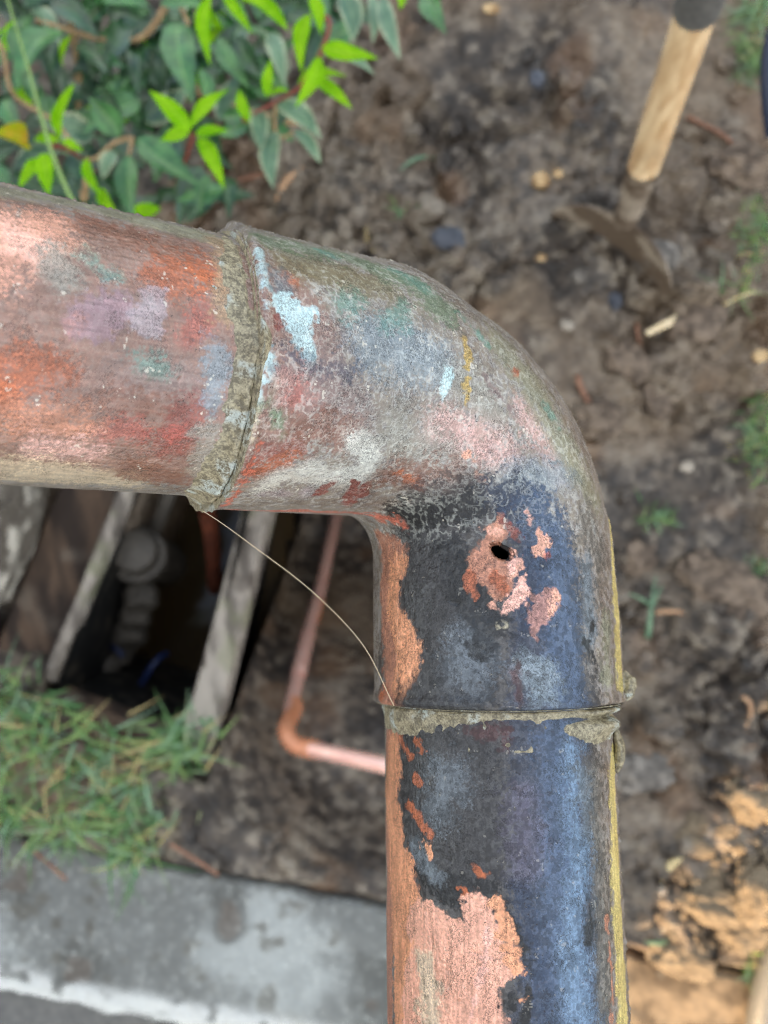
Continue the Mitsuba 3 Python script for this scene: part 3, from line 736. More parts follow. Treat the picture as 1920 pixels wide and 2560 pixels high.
# kerb: a battered concrete edging extruded along its line, with a worn and uneven surface
kw = np.array([-0.004, -0.001, 0.004, 0.03, 0.06, 0.09, 0.115, 0.135, 0.150, 0.165, 0.180, 0.192, 0.197])
kz = np.array([-0.20, 0.000, 0.006, 0.008, 0.008, 0.008, 0.007, 0.004, -0.004, -0.020, -0.045, -0.075, -0.20])
kw = kw * np.where(kw > 0.1, 1.28, 1.0)
kw = np.interp(np.linspace(0, 12, 61), np.arange(13), kw); kz = np.interp(np.linspace(0, 12, 61), np.arange(13), kz)
kl = np.r_[-3.0, -1.6, np.linspace(-0.4, 1.6, 500), 2.4, 3.4]
L, W = np.meshgrid(kl, kw, indexing='ij')
Zk = np.broadcast_to(kz, L.shape)
kp = np.stack([KERB_A[0] + KERB_D[0] * L + KERB_N[0] * W, KERB_A[1] + KERB_D[1] * L + KERB_N[1] * W, Zk], -1)
kn = meshkit.fbm(kp * 24, 4, seed=15) - 0.5
kf = meshkit.fbm(kp * 160, 3, seed=16) - 0.5
kp = kp + np.stack([KERB_N[0] * (0.012 * kn), KERB_N[1] * (0.012 * kn), 0.008 * kn + 0.0035 * kf], -1)
kfaces = grid_faces(len(kl), len(kw))


def concrete_color(p, n, uv):
    a = fbm(p.x * 7 + 1, p.y * 7, p.z * 7, 4)
    b = fbm(p.x * 45, p.y * 45 + 3, p.z * 45, 3)
    c = noise(p.x * 420, p.y * 420, p.z * 420)
    col = mix(srgb(114, 115, 112), srgb(162, 165, 162), smoothstep(0.36, 0.62, a + 0.35 * (b - 0.5)))
    col = mix(col, srgb(84, 78, 66), smoothstep(0.58, 0.70, b) * 0.6)
    blot = fbm(p.x * 15 + 4, p.y * 15 + 2, p.z * 15, 3)
    col = mix(col, srgb(88, 88, 84), smoothstep(0.56, 0.66, blot) * 0.7)
    col = mix(col, srgb(104, 80, 62), smoothstep(0.70, 0.74, blot) * 0.3)
    col = mix(col, srgb(196, 198, 192), smoothstep(0.70, 0.82, c) * 0.5)
    along = (p.x - float(KERB_A[0])) * float(KERB_N[0]) + (p.y - float(KERB_A[1])) * float(KERB_N[1])
    worn = smoothstep(0.150, 0.175, along + 0.03 * (a - 0.5))        # the paler nose
    col = mix(col, srgb(214, 215, 212), worn * 0.85 * smoothstep(0.25, 0.45, b))
    soil = smoothstep(0.22, 0.34, p.x + 0.12 * (b - 0.5) + 0.1 * (a - 0.5))      # spoil trodden over the right end
    col = mix(col, mix(srgb(84, 72, 58), srgb(128, 112, 92), smoothstep(0.35, 0.65, b)), soil * smoothstep(0.3, 0.5, b + 0.2))
    return col * (0.82 + 0.36 * c)


look('concrete', proc(concrete_color), rough=0.75, spec=0.3, bump=lambda p, n, uv: fbm(p.x * 330, p.y * 330, p.z * 330, 3), scale=0.002, eps=0.001)
put('kerb', (kp.reshape(-1, 3), kfaces), 'concrete', 'mottled grey concrete kerb with a pale nose', kind='structure')
rd = [KERB_A + KERB_D * a + KERB_N * b for a in (-60, 60) for b in (0.243, 60)]
RL, RW = np.meshgrid(np.r_[-60, -10, np.linspace(-0.6, 1.6, 220), 10, 60], np.r_[0.243, np.linspace(0.247, 0.65, 60), 1, 4, 20, 60], indexing='ij')
rp = np.stack([KERB_A[0] + KERB_D[0] * RL + KERB_N[0] * RW, KERB_A[1] + KERB_D[1] * RL + KERB_N[1] * RW, -0.075 + 0 * RL], -1)
rp[..., 2] += 0.006 * (meshkit.fbm(rp * 90, 3, seed=3) - 0.5) * (np.abs(RL - 0.5) < 1.2) * (RW < 0.7)
look('asphalt', proc(lambda p, n, uv: mix(srgb(78, 78, 78), srgb(128, 126, 122), fbm(p.x * 130, p.y * 130, 1.0, 3) * 0.8 + 0.2 * noise(p.x * 500, p.y * 500))), rough=0.8)
put('road', (rp.reshape(-1, 3), grid_faces(*RL.shape)), 'asphalt', 'strip of dark grey road below the kerb', kind='structure')


# ------------------------------------------------------------------ the chamber: boards, valve, rusty pipe, cable, water
def board(a, b, width, height, seed, rough=0.003, twist=0.0):
    """A weathered board from a to b (top middle points), its top face towards the sky."""
    a, b = np.asarray(a, float), np.asarray(b, float)
    t = (b - a) / np.linalg.norm(b - a)
    side = np.cross(t, [0, 0, 1.0]); side /= np.linalg.norm(side)
    up = np.cross(side, t)
    side, up = side * math.cos(twist) + up * math.sin(twist), up * math.cos(twist) - side * math.sin(twist)
    w, h, c = width / 2, height, 0.004
    prof = [(-w, -h), (-w, -c), (-w + c, 0), (w - c, 0), (w, -c), (w, -h)]
    prof = np.vstack([np.linspace(prof[i], prof[i + 1], 7)[:-1] for i in range(5)] + [prof[5:]])
    ls = np.linspace(0, np.linalg.norm(b - a), 90)
    pts = a + ls[:, None, None] * t + prof[None, :, :1] * side + prof[None, :, 1:] * up
    n = meshkit.fbm(np.stack([ls[:, None] * 9 + 0 * prof[None, :, 0], prof[None, :, 0] * 130 + 0 * ls[:, None], prof[None, :, 1] * 130 + 0 * ls[:, None]], -1) + seed, 3, seed) - 0.5
    pts = pts + n[..., None] * rough * 2 * up + n[..., None] * rough * side
    f = grid_faces(90, len(prof))
    m = trimesh.Trimesh(pts.reshape(-1, 3), np.vstack([f[:, [0, 1, 2]], f[:, [0, 2, 3]]]), process=False)
    e0, e1 = np.arange(len(prof)), 89 * len(prof) + np.arange(len(prof))
    caps = [[e[0], e[i], e[i + 1]] for e in (e0, e1) for i in range(1, len(prof) - 1)]
    return trimesh.Trimesh(m.vertices, np.vstack([m.faces, caps]), process=False)


def grey_wood(p, n, uv):
    g = fbm(p.x * 70 + p.y * 14, p.y * 14, p.z * 40, 3)
    b = fbm(p.x * 20, p.y * 20, p.z * 20, 3)
    c = mix(srgb(104, 96, 88), srgb(164, 154, 142), smoothstep(0.35, 0.65, g))
    c = mix(c, srgb(116, 120, 84), smoothstep(0.55, 0.68, b) * 0.5)
    return mix(c, srgb(70, 60, 52), smoothstep(0.44, 0.34, b) * 0.6)


def brown_wood(p, n, uv):
    g = fbm(p.x * 60 + p.y * 12, p.y * 12, p.z * 40, 3)
    b = fbm(p.x * 16 + 3, p.y * 16, p.z * 16, 3)
    c = mix(srgb(52, 42, 36), srgb(92, 74, 60), smoothstep(0.35, 0.65, g))
    return mix(c, srgb(120, 110, 98), smoothstep(0.55, 0.7, b) * 0.5)


look('grey_wood', proc(grey_wood), rough=0.8, spec=0.3)
look('brown_wood', proc(brown_wood), rough=0.8, spec=0.3)
put('timber_board', board(at(672, 1150, 1.16), at(478, 1900, 1.0), 0.040, 0.07, 4), 'grey_wood',
    'weathered grey timber board on edge between the valve chamber and the new pipe', 'board', smooth=35)
put('timber_board', board(at(352, 1120, 1.10), at(118, 1700, 1.05), 0.016, 0.03, 9, 0.003), 'grey_wood',
    'pale edged board lining the left side of the dark chamber', 'board', smooth=35)
put('timber_board', board(at(262, 1130, 1.12), at(40, 1700, 1.07), 0.080, 0.03, 19, 0.006, 0.2), 'brown_wood',
    'broad dark brown board left of the chamber, its face tipped to the pit', 'board', smooth=35)
put('timber_board', board(at(105, 1745, 1.06), at(500, 1892, 1.04), 0.020, 0.05, 29, 0.004), 'brown_wood',
    'short brown board closing the chamber behind the grass', 'board', smooth=35)
m = lump([0.045, 0.13, 0.05], 31, 5, 0.30, 2.6)
rotz(m, -20).apply_translation(at(0, 1340, 1.06))
look('pit_shade_plastic', proc(lambda p, n, uv: mix(srgb(22, 22, 22), srgb(52, 48, 42), smoothstep(0.5, 0.75, fbm(p.x * 40, p.y * 40, p.z * 40, 3)))), rough=0.6, spec=0.3)  # dirty plastic, its black also standing in for the pit's shade
thing('valve_chamber', 'deep chamber with black walls, partly painted shade, holding the old valve', 'chamber')
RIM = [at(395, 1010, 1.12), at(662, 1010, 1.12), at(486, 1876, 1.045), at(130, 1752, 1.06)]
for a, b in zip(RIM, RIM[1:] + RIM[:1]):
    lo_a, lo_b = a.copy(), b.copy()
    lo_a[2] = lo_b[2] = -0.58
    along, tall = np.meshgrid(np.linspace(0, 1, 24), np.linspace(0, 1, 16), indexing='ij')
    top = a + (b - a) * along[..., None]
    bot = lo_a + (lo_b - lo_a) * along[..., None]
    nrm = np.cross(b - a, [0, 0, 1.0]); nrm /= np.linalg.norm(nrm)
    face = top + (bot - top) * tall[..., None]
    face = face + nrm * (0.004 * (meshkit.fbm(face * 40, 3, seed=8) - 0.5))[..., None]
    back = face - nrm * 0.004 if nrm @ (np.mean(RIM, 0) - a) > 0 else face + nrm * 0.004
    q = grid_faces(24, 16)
    put('side_wall', (np.vstack([face.reshape(-1, 3), back.reshape(-1, 3)]), np.vstack([q, q[:, ::-1] + 384])), 'pit_shade_plastic', parent='valve_chamber')
look('bark_stone', proc(lambda p, n, uv: mix(srgb(84, 76, 66), srgb(178, 170, 156), smoothstep(0.4, 0.62, fbm(p.x * 55, p.y * 20, p.z * 40, 4)))), rough=0.8,
     bump=lambda p, n, uv: fbm(p.x * 160, p.y * 60, p.z * 100, 3), scale=0.006)
put('stone_block', m, 'bark_stone', 'rough pale grey stone at the left edge under the pipe', 'stone')

look('old_brass', proc(lambda p, n, uv: mix(srgb(50, 47, 43), srgb(98, 92, 84), fbm(p.x * 50, p.y * 50, p.z * 50, 3))), rough=0.6, metallic=0.1)
look('rust_iron', proc(lambda p, n, uv: mix(srgb(70, 34, 22), srgb(128, 66, 42), fbm(p.x * 80, p.y * 80, p.z * 80, 3))), rough=0.8)
look('blue_plastic', srgb(30, 44, 84), rough=0.35)
look('navy_plastic', srgb(30, 40, 62), rough=0.35)


def lathe(profile, n=40):
    """A turned solid from (radius, height) pairs."""
    p = np.asarray(profile, float)
    a = np.linspace(0, 2 * np.pi, n, endpoint=False)
    v = np.stack([p[:, None, 0] * np.cos(a), p[:, None, 0] * np.sin(a), p[:, None, 1] + 0 * a], -1).reshape(-1, 3)
    f = grid_faces(len(p), n, True)
    return trimesh.Trimesh(v, np.vstack([f[:, [0, 1, 2]], f[:, [0, 2, 3]]]), process=False)


def place(m, p, tilt=(0, 0)):
    m.apply_transform(trimesh.transformations.rotation_matrix(math.radians(tilt[0]), [1, 0, 0]))
    m.apply_transform(trimesh.transformations.rotation_matrix(math.radians(tilt[1]), [0, 1, 0]))
    m.apply_translation(p)
    return m


thing('stop_valve', 'old grey stop valve with a round cap standing in the chamber', 'valve')
V = at(336, 1378, 1.16)
put('cap', place(lathe([(0, 0.014), (0.018, 0.013), (0.030, 0.008), (0.034, 0.0), (0.034, -0.03), (0, -0.03)]), V, (-12, 10)), 'old_brass', parent='stop_valve', smooth=40)
put('flange', place(lathe([(0.030, -0.024), (0.043, -0.026), (0.046, -0.032), (0.046, -0.05), (0.03, -0.055)]), V, (-12, 10)), 'old_brass', parent='stop_valve', smooth=40)
put('body', place(lathe([(0.030, -0.05), (0.032, -0.12), (0.040, -0.15), (0.040, -0.30), (0.0, -0.30)]), V, (-8, 6)), 'old_brass', parent='stop_valve', smooth=40)
for k, (px, py, d, w) in enumerate(((352, 1500, 1.21, 0.030), (338, 1548, 1.23, 0.028), (325, 1590, 1.25, 0.031))):
    put('collar', place(lathe([(0, w * 0.5), (w * 0.7, w * 0.5), (w * 0.9, w * 0.3), (w * 0.9, -w * 0.5), (0, -w * 0.5)], 8), at(px, py, d), (62, 18)), 'old_brass', parent='stop_valve', smooth=25)
tail = [at(352, 1470, 1.22), at(335, 1560, 1.26), at(300, 1640, 1.29)]
put('tail_pipe', tube(spline(tail, 12), 0.021, 16), 'old_brass', parent='stop_valve')

thing('drain_cock', 'small brown tap at the bottom of the chamber inside a cable loop', 'tap')
D0 = at(268, 1655, 1.28)
put('knob', place(lump([0.026, 0.026, 0.03], 3, 3, 0.2), D0), 'old_brass', parent='drain_cock')
put('spindle', place(lathe([(0, 0.02), (0.008, 0.018), (0.010, 0.0), (0.010, -0.09), (0, -0.09)], 12), at(243, 1712, 1.26), (10, 0)), 'rust_iron', parent='drain_cock', smooth=40)
loop = [D0 + np.array([math.cos(a) * 0.034, math.sin(a) * 0.036, 0.012 + 0.01 * math.sin(2 * a)]) for a in np.linspace(0.4, 2 * math.pi - 0.7, 40)]
put('cable', tube(loop, 0.0055, 10), 'blue_plastic', 'loop of blue cable round the brown tap in the chamber', 'cable')
put('cable', tube(spline([at(415, 1635, 1.27), at(385, 1660, 1.24), at(365, 1690, 1.24), at(330, 1745, 1.30)], 24), 0.0055, 10), 'blue_plastic', 'short blue cable rising out of the dark chamber water', 'cable')
put('cable', tube(spline([at(140, 1715, 1.24), at(180, 1738, 1.24), at(225, 1752, 1.26), at(290, 1748, 1.30)], 24), 0.005, 10), 'blue_plastic', 'blue cable along the grassy end of the chamber', 'cable')
put('rusty_pipe', tube(spline([at(515, 1270, 1.18), at(530, 1350, 1.24), at(535, 1430, 1.32), at(538, 1470, 1.42)], 24), [0.013] * 24, 14), 'rust_iron', 'rusty orange iron pipe stub beside the grey board', 'pipe')
put('iron_rod', tube([at(430, 1215, 1.16), at(395, 1310, 1.18), at(380, 1345, 1.34)], 0.011, 12), 'old_brass', 'dull grey iron rod hanging beside the valve cap', 'rod')
wx = np.linspace(-0.5, 0.02, 40); wy = np.linspace(-0.45, 0.25, 50)
WX, WY = np.meshgrid(wx, wy, indexing='ij')
look('murky_water', srgb(60, 48, 30), rough=0.12, spec=0.3)
ok = inside(WX, WY, CHAMBER) > -0.03
wv = np.stack([WX, WY, np.full(WX.shape, -0.42)], -1).reshape(-1, 3)
wf = grid_faces(40, 50)
wf = wf[ok.ravel()[wf].all(1)]
put('water', (wv, wf), 'murky_water', 'still murky brown water in the bottom of the chamber', kind='structure')

# ------------------------------------------------------------------ the new copper pipe in the trench
def copper_new(p, n, uv):
    return mix(srgb(240, 176, 156), srgb(248, 206, 192), fbm(p.x * 90, p.y * 90, p.z * 90, 2))


look('new_copper', proc(copper_new), rough=0.2, metallic=0.35, spec=0.9, clearcoat=0.5)
look('flamed_copper', proc(lambda p, n, uv: mix(srgb(236, 166, 128), srgb(214, 134, 92), fbm(p.x * 70, p.y * 70, p.z * 70, 2))), rough=0.34, metallic=0.3, spec=0.7)
thing('new_pipe', 'bright new copper pipe with soldered fittings turning a corner in the trench', 'pipe')
NP = [at(846, 1270, 1.50), at(800, 1480, 1.36), at(768, 1590, 1.27), at(738, 1720, 1.17), at(722, 1800, 1.10)]
NQ = [at(772, 1872, 1.05), at(870, 1893, 1.02), at(1010, 1925, 1.0), at(1420, 2012, 0.975)]
put('pipe_length', tube(np.vstack([np.linspace(NP[i], NP[i + 1], 6)[:-1] for i in range(4)] + [NP[4]]), 0.0109, 24), 'new_copper', parent='new_pipe', label='upright length of new copper pipe rising from the pit')
put('pipe_length', tube(np.vstack([np.linspace(NQ[i], NQ[i + 1], 6)[:-1] for i in range(3)] + [NQ[3]]), 0.0109, 24), 'new_copper', parent='new_pipe', label='bright level length of new copper pipe near the kerb')


def sleeve(points, r, ring):
    """A soldered fitting: a tube with a rolled ring near each end."""
    p = spline(points, 60)
    u = np.linspace(0, 1, 60)
    rr = r + ring * (np.exp(-((u - 0.12) / 0.03) ** 2) + np.exp(-((u - 0.88) / 0.03) ** 2)) - 0.0012 * (np.exp(-(u / 0.02) ** 2) + np.exp(-((1 - u) / 0.02) ** 2))
    return tube(p, rr, 28)


put('coupling', sleeve([at(772, 1578, 1.278), at(757, 1640, 1.225), at(745, 1692, 1.19)], 0.0124, 0.0010), 'new_copper', parent='new_pipe')
put('coupling', sleeve([at(795, 1500, 1.345), at(788, 1528, 1.325), at(779, 1555, 1.30)], 0.0122, 0.0008), 'flamed_copper', parent='new_pipe')
put('elbow_fitting', sleeve([at(732, 1752, 1.14), at(723, 1800, 1.10), at(718, 1838, 1.07), at(735, 1860, 1.06), at(768, 1871, 1.053), at(800, 1879, 1.043)], 0.0126, 0.0010), 'flamed_copper', parent='new_pipe',
    label='orange flame-tinted elbow of the new pipe')

# ------------------------------------------------------------------ the spade
thing('spade', 'spade with a pale wooden shaft and muddy blade stuck upright in the mud', 'spade')
S1, S0 = at(1741, 28, 0.600), at(1606, 428, 0.815)
SD = (S0 - S1) / np.linalg.norm(S0 - S1)
SX = np.array([0.80, -0.60, 0.0]); SX = SX - SD * (SX @ SD); SX /= np.linalg.norm(SX)      # along the blade
SY = np.cross(SD, SX)


def ash_wood(p, n, uv):
    g = fbm(p.x * 260 + p.z * 20, p.y * 260, p.z * 14, 3)
    b = fbm(p.x * 30, p.y * 30, p.z * 12, 3)
    c = mix(srgb(188, 152, 110), srgb(230, 202, 162), smoothstep(0.3, 0.7, g))
    return mix(c, srgb(150, 120, 88), smoothstep(0.5, 0.68, b) * 0.7)


look('ash_wood', proc(ash_wood), rough=0.5, spec=0.4)
look('muddy_steel', proc(lambda p, n, uv: mix(srgb(92, 77, 63), srgb(146, 133, 118), smoothstep(0.46, 0.66, fbm(p.x * 40, p.y * 40, p.z * 40, 3)))), rough=0.65,
     bump=lambda p, n, uv: fbm(p.x * 130, p.y * 130, p.z * 130, 3), scale=0.003)
look('grip_rubber', proc(lambda p, n, uv: mix(srgb(58, 58, 58), srgb(104, 102, 98), fbm(p.x * 200, p.y * 200, p.z * 200, 3))), rough=0.8)
sh = [S1 - SD * 0.30, S1 - SD * 0.1, S1, S1 + (S0 - S1) * 0.5, S0]
put('shaft', tube(np.vstack([np.linspace(sh[i], sh[i + 1], 6)[:-1] for i in range(4)] + [sh[4]]), np.interp(np.linspace(0, 1, 21), [0, 1], [0.0160, 0.0164]), 28), 'ash_wood', parent='spade')
gp = [S1 - SD * 0.24, S1 - SD * 0.2, S1 - SD * 0.1, S1 - SD * 0.006, S1 - SD * 0.001, S1 + SD * 0.001]
put('grip', tube(gp, [0.0185, 0.019, 0.019, 0.0184, 0.0178, 0.0166], 28), 'grip_rubber', parent='spade', label='dark grey grip at the top of the shaft')
so = np.vstack([np.linspace(S0 - SD * 0.01, S0 + SD * 0.10, 8)])
put('socket', tube(so, np.linspace(0.0174, 0.0140, 8), 24), 'muddy_steel', parent='spade', label='mud caked steel socket')
bu, bv = np.linspace(-1, 1, 40), np.linspace(0, 1, 36)
BU, BV = np.meshgrid(bu, bv, indexing='ij')
half_w = 0.088 - 0.016 * BV ** 3 - 0.006 * np.exp(-(BV / 0.05) ** 2)
bl = (S0 + SD * 0.100) + (BU * half_w)[..., None] * SX + ((BV * 0.27 + 0.02 * np.abs(BU) ** 3 * (BV < 0.4)))[..., None] * SD + ((0.020 * BU ** 2 - 0.012 * BV) * 1.0)[..., None] * SY
bl2 = bl + SY * 0.0025
bf = grid_faces(40, 36)
rim = np.r_[np.arange(36), np.arange(1, 40) * 36 + 35, 39 * 36 + np.arange(34, -1, -1), np.arange(38, 0, -1) * 36]
nb = 40 * 36
side = np.stack([rim, np.roll(rim, -1), np.roll(rim, -1) + nb, rim + nb], 1)
put('blade', (np.vstack([bl.reshape(-1, 3), bl2.reshape(-1, 3)]), np.vstack([bf, bf[:, ::-1] + nb, side])), 'muddy_steel', parent='spade', smooth=40, label='brown muddy blade sunk in the soil')

# ------------------------------------------------------------------ an unseen wall added so its shade covers all but the lower right corner
wall_end = -0.93
look('render_wall', proc(lambda p, n, uv: srgb(176, 168, 154) and mix(srgb(160, 152, 140), srgb(186, 178, 164), fbm(p.x * 3, p.y * 3, p.z * 3, 3))), rough=0.9)
thing('added_shade_wall', 'tall pale rendered wall, unseen, added below the picture to shade the ground', 'wall')
m = trimesh.creation.box([8.0, 0.22, 5.6]); m.apply_translation([wall_end - 4.0, -2.61, 2.7])
put('wall', m, 'render_wall', parent='added_shade_wall', smooth=False)
m = trimesh.creation.box([8.0, 0.30, 0.06]); m.apply_translation([wall_end - 4.0, -2.61, 5.531])
put('coping', m, 'concrete', parent='added_shade_wall', smooth=False)

# ------------------------------------------------------------------ the shrub at the upper left: every large leaf a part
def leaf_color(dark, light, vein, edge=None):
    def f(p, n, uv):
        u = dr.abs(uv.x)                                     # 0 at the midrib, 1 at the margin
        g = fbm(p.x * 90, p.y * 90, p.z * 90, 3)
        c = mix(dark, light, smoothstep(0.3, 0.7, g) * 0.8)
        ribs = dr.abs(dr.sin((uv.y * 9 - u * 1.1) * math.pi))
        c = mix(c, mix(c, vein, 0.25), smoothstep(0.22, 0.05, ribs) * smoothstep(0.95, 0.3, u))
        c = mix(c, vein, smoothstep(0.09, 0.03, u) * 0.55)
        if edge is not None:
            c = mix(c, edge, smoothstep(0.62, 0.95, u + 0.5 * (g - 0.5) + 0.4 * smoothstep(0.75, 1.0, uv.y)) * 0.9)
        return c
    return f


def leaf_look(name, dark, light, vein, edge=None, rough=0.35, trans=0.5):
    tone = proc(leaf_color(srgb(*dark), srgb(*light), srgb(*vein), srgb(*edge) if edge else None))
    if trans > 0.5:         # thin young leaves let light through
        scene['mat_' + name] = {'type': 'principledthin', 'base_color': tone, 'roughness': rough, 'diff_trans': trans, 'spec_trans': 0.0, 'eta': 1.45}
    else:                   # old leaves are leathery and glossy
        look(name, tone, rough=rough, spec=0.6, clearcoat=0.3, clearcoat_gloss=0.9)


leaf_look('leaf_dark', (26, 58, 36), (46, 86, 48), (92, 128, 76), None, 0.3, 0.3)
leaf_look('leaf_mid', (40, 88, 44), (74, 128, 68), (136, 172, 100), None, 0.33, 0.4)
leaf_look('leaf_lime', (124, 190, 20), (160, 216, 40), (190, 224, 90), None, 0.4, 0.7)
leaf_look('leaf_pale', (62, 100, 74), (104, 136, 104), (140, 166, 128), (166, 176, 142), 0.4, 0.4)
leaf_look('leaf_amber', (150, 170, 24), (206, 150, 54), (220, 200, 90), None, 0.4, 0.6)


def leaf(base, tip, width, sag, roll, curl, seed):
    """A pointed leaf blade: folded along its midrib, arched from base to tip, with a slightly wavy margin."""
    base, tip = np.asarray(base, float), np.asarray(tip, float)
    r = np.random.default_rng(seed)
    n, m = 13, 9
    t = np.linspace(0, 1, n)
    ax = tip - base
    length = np.linalg.norm(ax); ax = ax / length
    side = np.cross([0, 0, 1.0], ax); side /= np.linalg.norm(side)
    up = np.cross(ax, side)
    side, up = side * math.cos(roll) + up * math.sin(roll), up * math.cos(roll) - side * math.sin(roll)
    prof = np.sin(np.pi * t ** 0.82) ** 0.85 * (1 - 0.25 * t)
    prof = prof / prof.max() * width / 2
    prof[0] = width * 0.03; prof[-1] = width * 0.01
    u = np.linspace(-1, 1, m)
    wave = 0.05 * width * np.sin(t[:, None] * r.uniform(6, 11) + r.uniform(0, 6)) * u[None] ** 2 * np.sign(u)[None]
    fold = 0.34 + 0.2 * r.random()
    bend = sag * length * np.sin(np.pi * t) - curl * length * t ** 2 * 0.25
    sway = 0.07 * length * r.uniform(-1, 1) * np.sin(np.pi * t)
    pts = base + (t * length)[:, None, None] * ax + ((u[None] * prof[:, None]) + sway[:, None])[..., None] * side \
        + (bend[:, None] + np.abs(u)[None] ** 1.4 * prof[:, None] * fold + wave)[..., None] * up
    uv = np.stack([np.broadcast_to(u, (n, m)), np.broadcast_to(t[:, None], (n, m))], -1).reshape(-1, 2)
    return (pts.reshape(-1, 3), grid_faces(n, m)), uv


look('twig', proc(lambda p, n, uv: mix(srgb(120, 92, 62), srgb(186, 158, 116), fbm(p.x * 120, p.y * 120, p.z * 120, 2))), rough=0.7)
look('red_twig', srgb(128, 62, 50), rough=0.6)
thing('shrub', 'leafy green shrub with bright lime young shoots filling the upper left corner', 'shrub')
# (base x, y, depth) (tip x, y, depth) width in the photograph's pixels, kind
LEAVES = [
    ((162, 78, .74), (34, 208, .70), 78, 'mid'), ((128, 8, .76), (236, 82, .74), 54, 'dark'), ((160, 66, .80), (38, 66, .82), 54, 'dark'),
    ((22, 128, .66), (28, 46, .62), 26, 'lime'), ((0, 130, .66), (6, 60, .62), 22, 'lime'),
    ((150, 352, .62), (180, 210, .58), 50, 'lime'), ((148, 352, .62), (82, 348, .63), 26, 'lime'), ((152, 354, .62), (206, 378, .64), 26, 'lime'),
    ((106, 384, .62), (116, 482, .60), 46, 'lime'), ((102, 396, .63), (46, 468, .62), 34, 'lime'), ((72, 362, .63), (-10, 328, .60), 62, 'amber'),
    ((216, 396, .64), (252, 488, .63), 28, 'lime'), ((300, 338, .68), (222, 244, .66), 66, 'mid'), ((316, 330, .70), (236, 210, .74), 54, 'dark'),
    ((346, 104, .76), (342, 240, .74), 50, 'dark'), ((304, 140, .78), (242, 216, .80), 40, 'dark'), ((210, 108, .78), (236, 206, .80), 48, 'dark'),
    ((178, 88, .74), (156, 168, .76), 22, 'lime'), ((288, 380, .68), (254, 444, .68), 40, 'pale'), ((344, 344, .66), (494, 458, .66), 76, 'mid'),
    ((322, 388, .66), (326, 548, .66), 64, 'mid'), ((476, 326, .60), (372, 226, .58), 44, 'lime'), ((474, 332, .61), (396, 348, .61), 36, 'lime'),
    ((446, 56, .70), (484, 256, .68), 84, 'mid'), ((424, 90, .76), (404, 250, .78), 50, 'dark'), ((524, -10, .60), (524, 162, .58), 42, 'lime'),
    ((604, -10, .62), (722, 76, .62), 48, 'lime'), ((560, -12, .62), (628, 74, .61), 30, 'lime'), ((546, 96, .68), (622, 214, .68), 46, 'mid'),
    ((590, 90, .72), (650, 190, .74), 54, 'dark'), ((676, 82, .68), (712, 212, .67), 46, 'pale'), ((772, 34, .60), (748, 172, .60), 44, 'lime'),
    ((782, -10, .60), (804, 84, .59), 38, 'lime'), ((806, 118, .60), (944, 144, .58), 42, 'lime'), ((848, 142, .61), (940, 182, .61), 26, 'pale'),
    ((800, 142, .60), (738, 266, .59), 38, 'lime'), ((790, 200, .61), (878, 264, .60), 34, 'lime'), ((668, 242, .63), (676, 148, .62), 28, 'lime'),
    ((676, 238, .63), (722, 224, .63), 20, 'lime'), ((474, 322, .60), (566, 214, .58), 44, 'lime'), ((520, 250, .63), (498, 170, .63), 40, 'mid'),
    ((488, 336, .61), (568, 324, .61), 26, 'lime'), ((498, 344, .62), (558, 464, .61), 40, 'lime'), ((622, 304, .64), (596, 220, .64), 30, 'lime'),
    ((622, 286, .66), (552, 288, .67), 40, 'mid'), ((690, 258, .64), (804, 346, .64), 56, 'pale'), ((736, 326, .67), (804, 404, .67), 40, 'pale'),
    ((690, 330, .66), (680, 464, .65), 54, 'pale'), ((640, 268, .65), (652, 374, .65), 48, 'pale'), ((624, 308, .68), (548, 338, .69), 52, 'mid'),
    ((862, -16, .66), (884, 98, .66), 60, 'pale'), ((956, -10, .64), (1000, 146, .63), 44, 'pale'), ((1068, -16, .64), (1114, 82, .63), 54, 'mid'),
    ((926, -12, .68), (932, 104, .68), 34, 'pale'), ((1006, -16, .64), (1000, 24, .63), 22, 'lime'), ((520, 436, .70), (500, 532, .70), 40, 'mid'),
    ((560, 470, .72), (440, 500, .72), 46, 'mid'), ((250, 470, .70), (290, 540, .70), 34, 'lime'), ((400, 520, .70), (300, 560, .70), 40, 'lime'),
    ((372, 12, .70), (250, 2, .70), 44, 'mid'), ((400, 10, .70), (520, 20, .71), 40, 'mid'), ((60, 20, .74), (110, -20, .74), 40, 'dark'),
    ((10, 240, .72), (70, 180, .72), 44, 'dark'), ((8, 250, .70), (52, 330, .70), 52, 'mid'), ((80, 250, .74), (60, 170, .75), 40, 'mid'),
    ((130, 240, .74), (118, 300, .74), 34, 'mid'), ((360, 300, .74), (440, 240, .74), 40, 'dark'), ((820, 60, .70), (700, 40, .72), 44, 'dark'),
    ((730, 10, .72), (640, 60, .73), 48, 'dark'), ((560, 180, .74), (480, 120, .74), 46, 'dark'), ((430, 350, .72), (360, 400, .72), 40, 'mid'),
    ((20, 470, .70), (-20, 400, .70), 40, 'mid'), ((420, 150, .75), (350, 60, .76), 56, 'dark'), ((230, 250, .78), (160, 200, .78), 40, 'dark'),
]
srng = np.random.default_rng(21)
for k, (a, b, w, kind) in enumerate(LEAVES):
    A, B = at(*a), at(*b)
    width = w / 1925 * 0.5 * (a[2] + b[2])
    mesh, uv = leaf(A, B, width, srng.uniform(0.02, 0.12), srng.uniform(-0.35, 0.35), srng.uniform(0, 0.5), k)
    put('leaf', mesh, 'leaf_' + kind, parent='shrub', uv=uv)
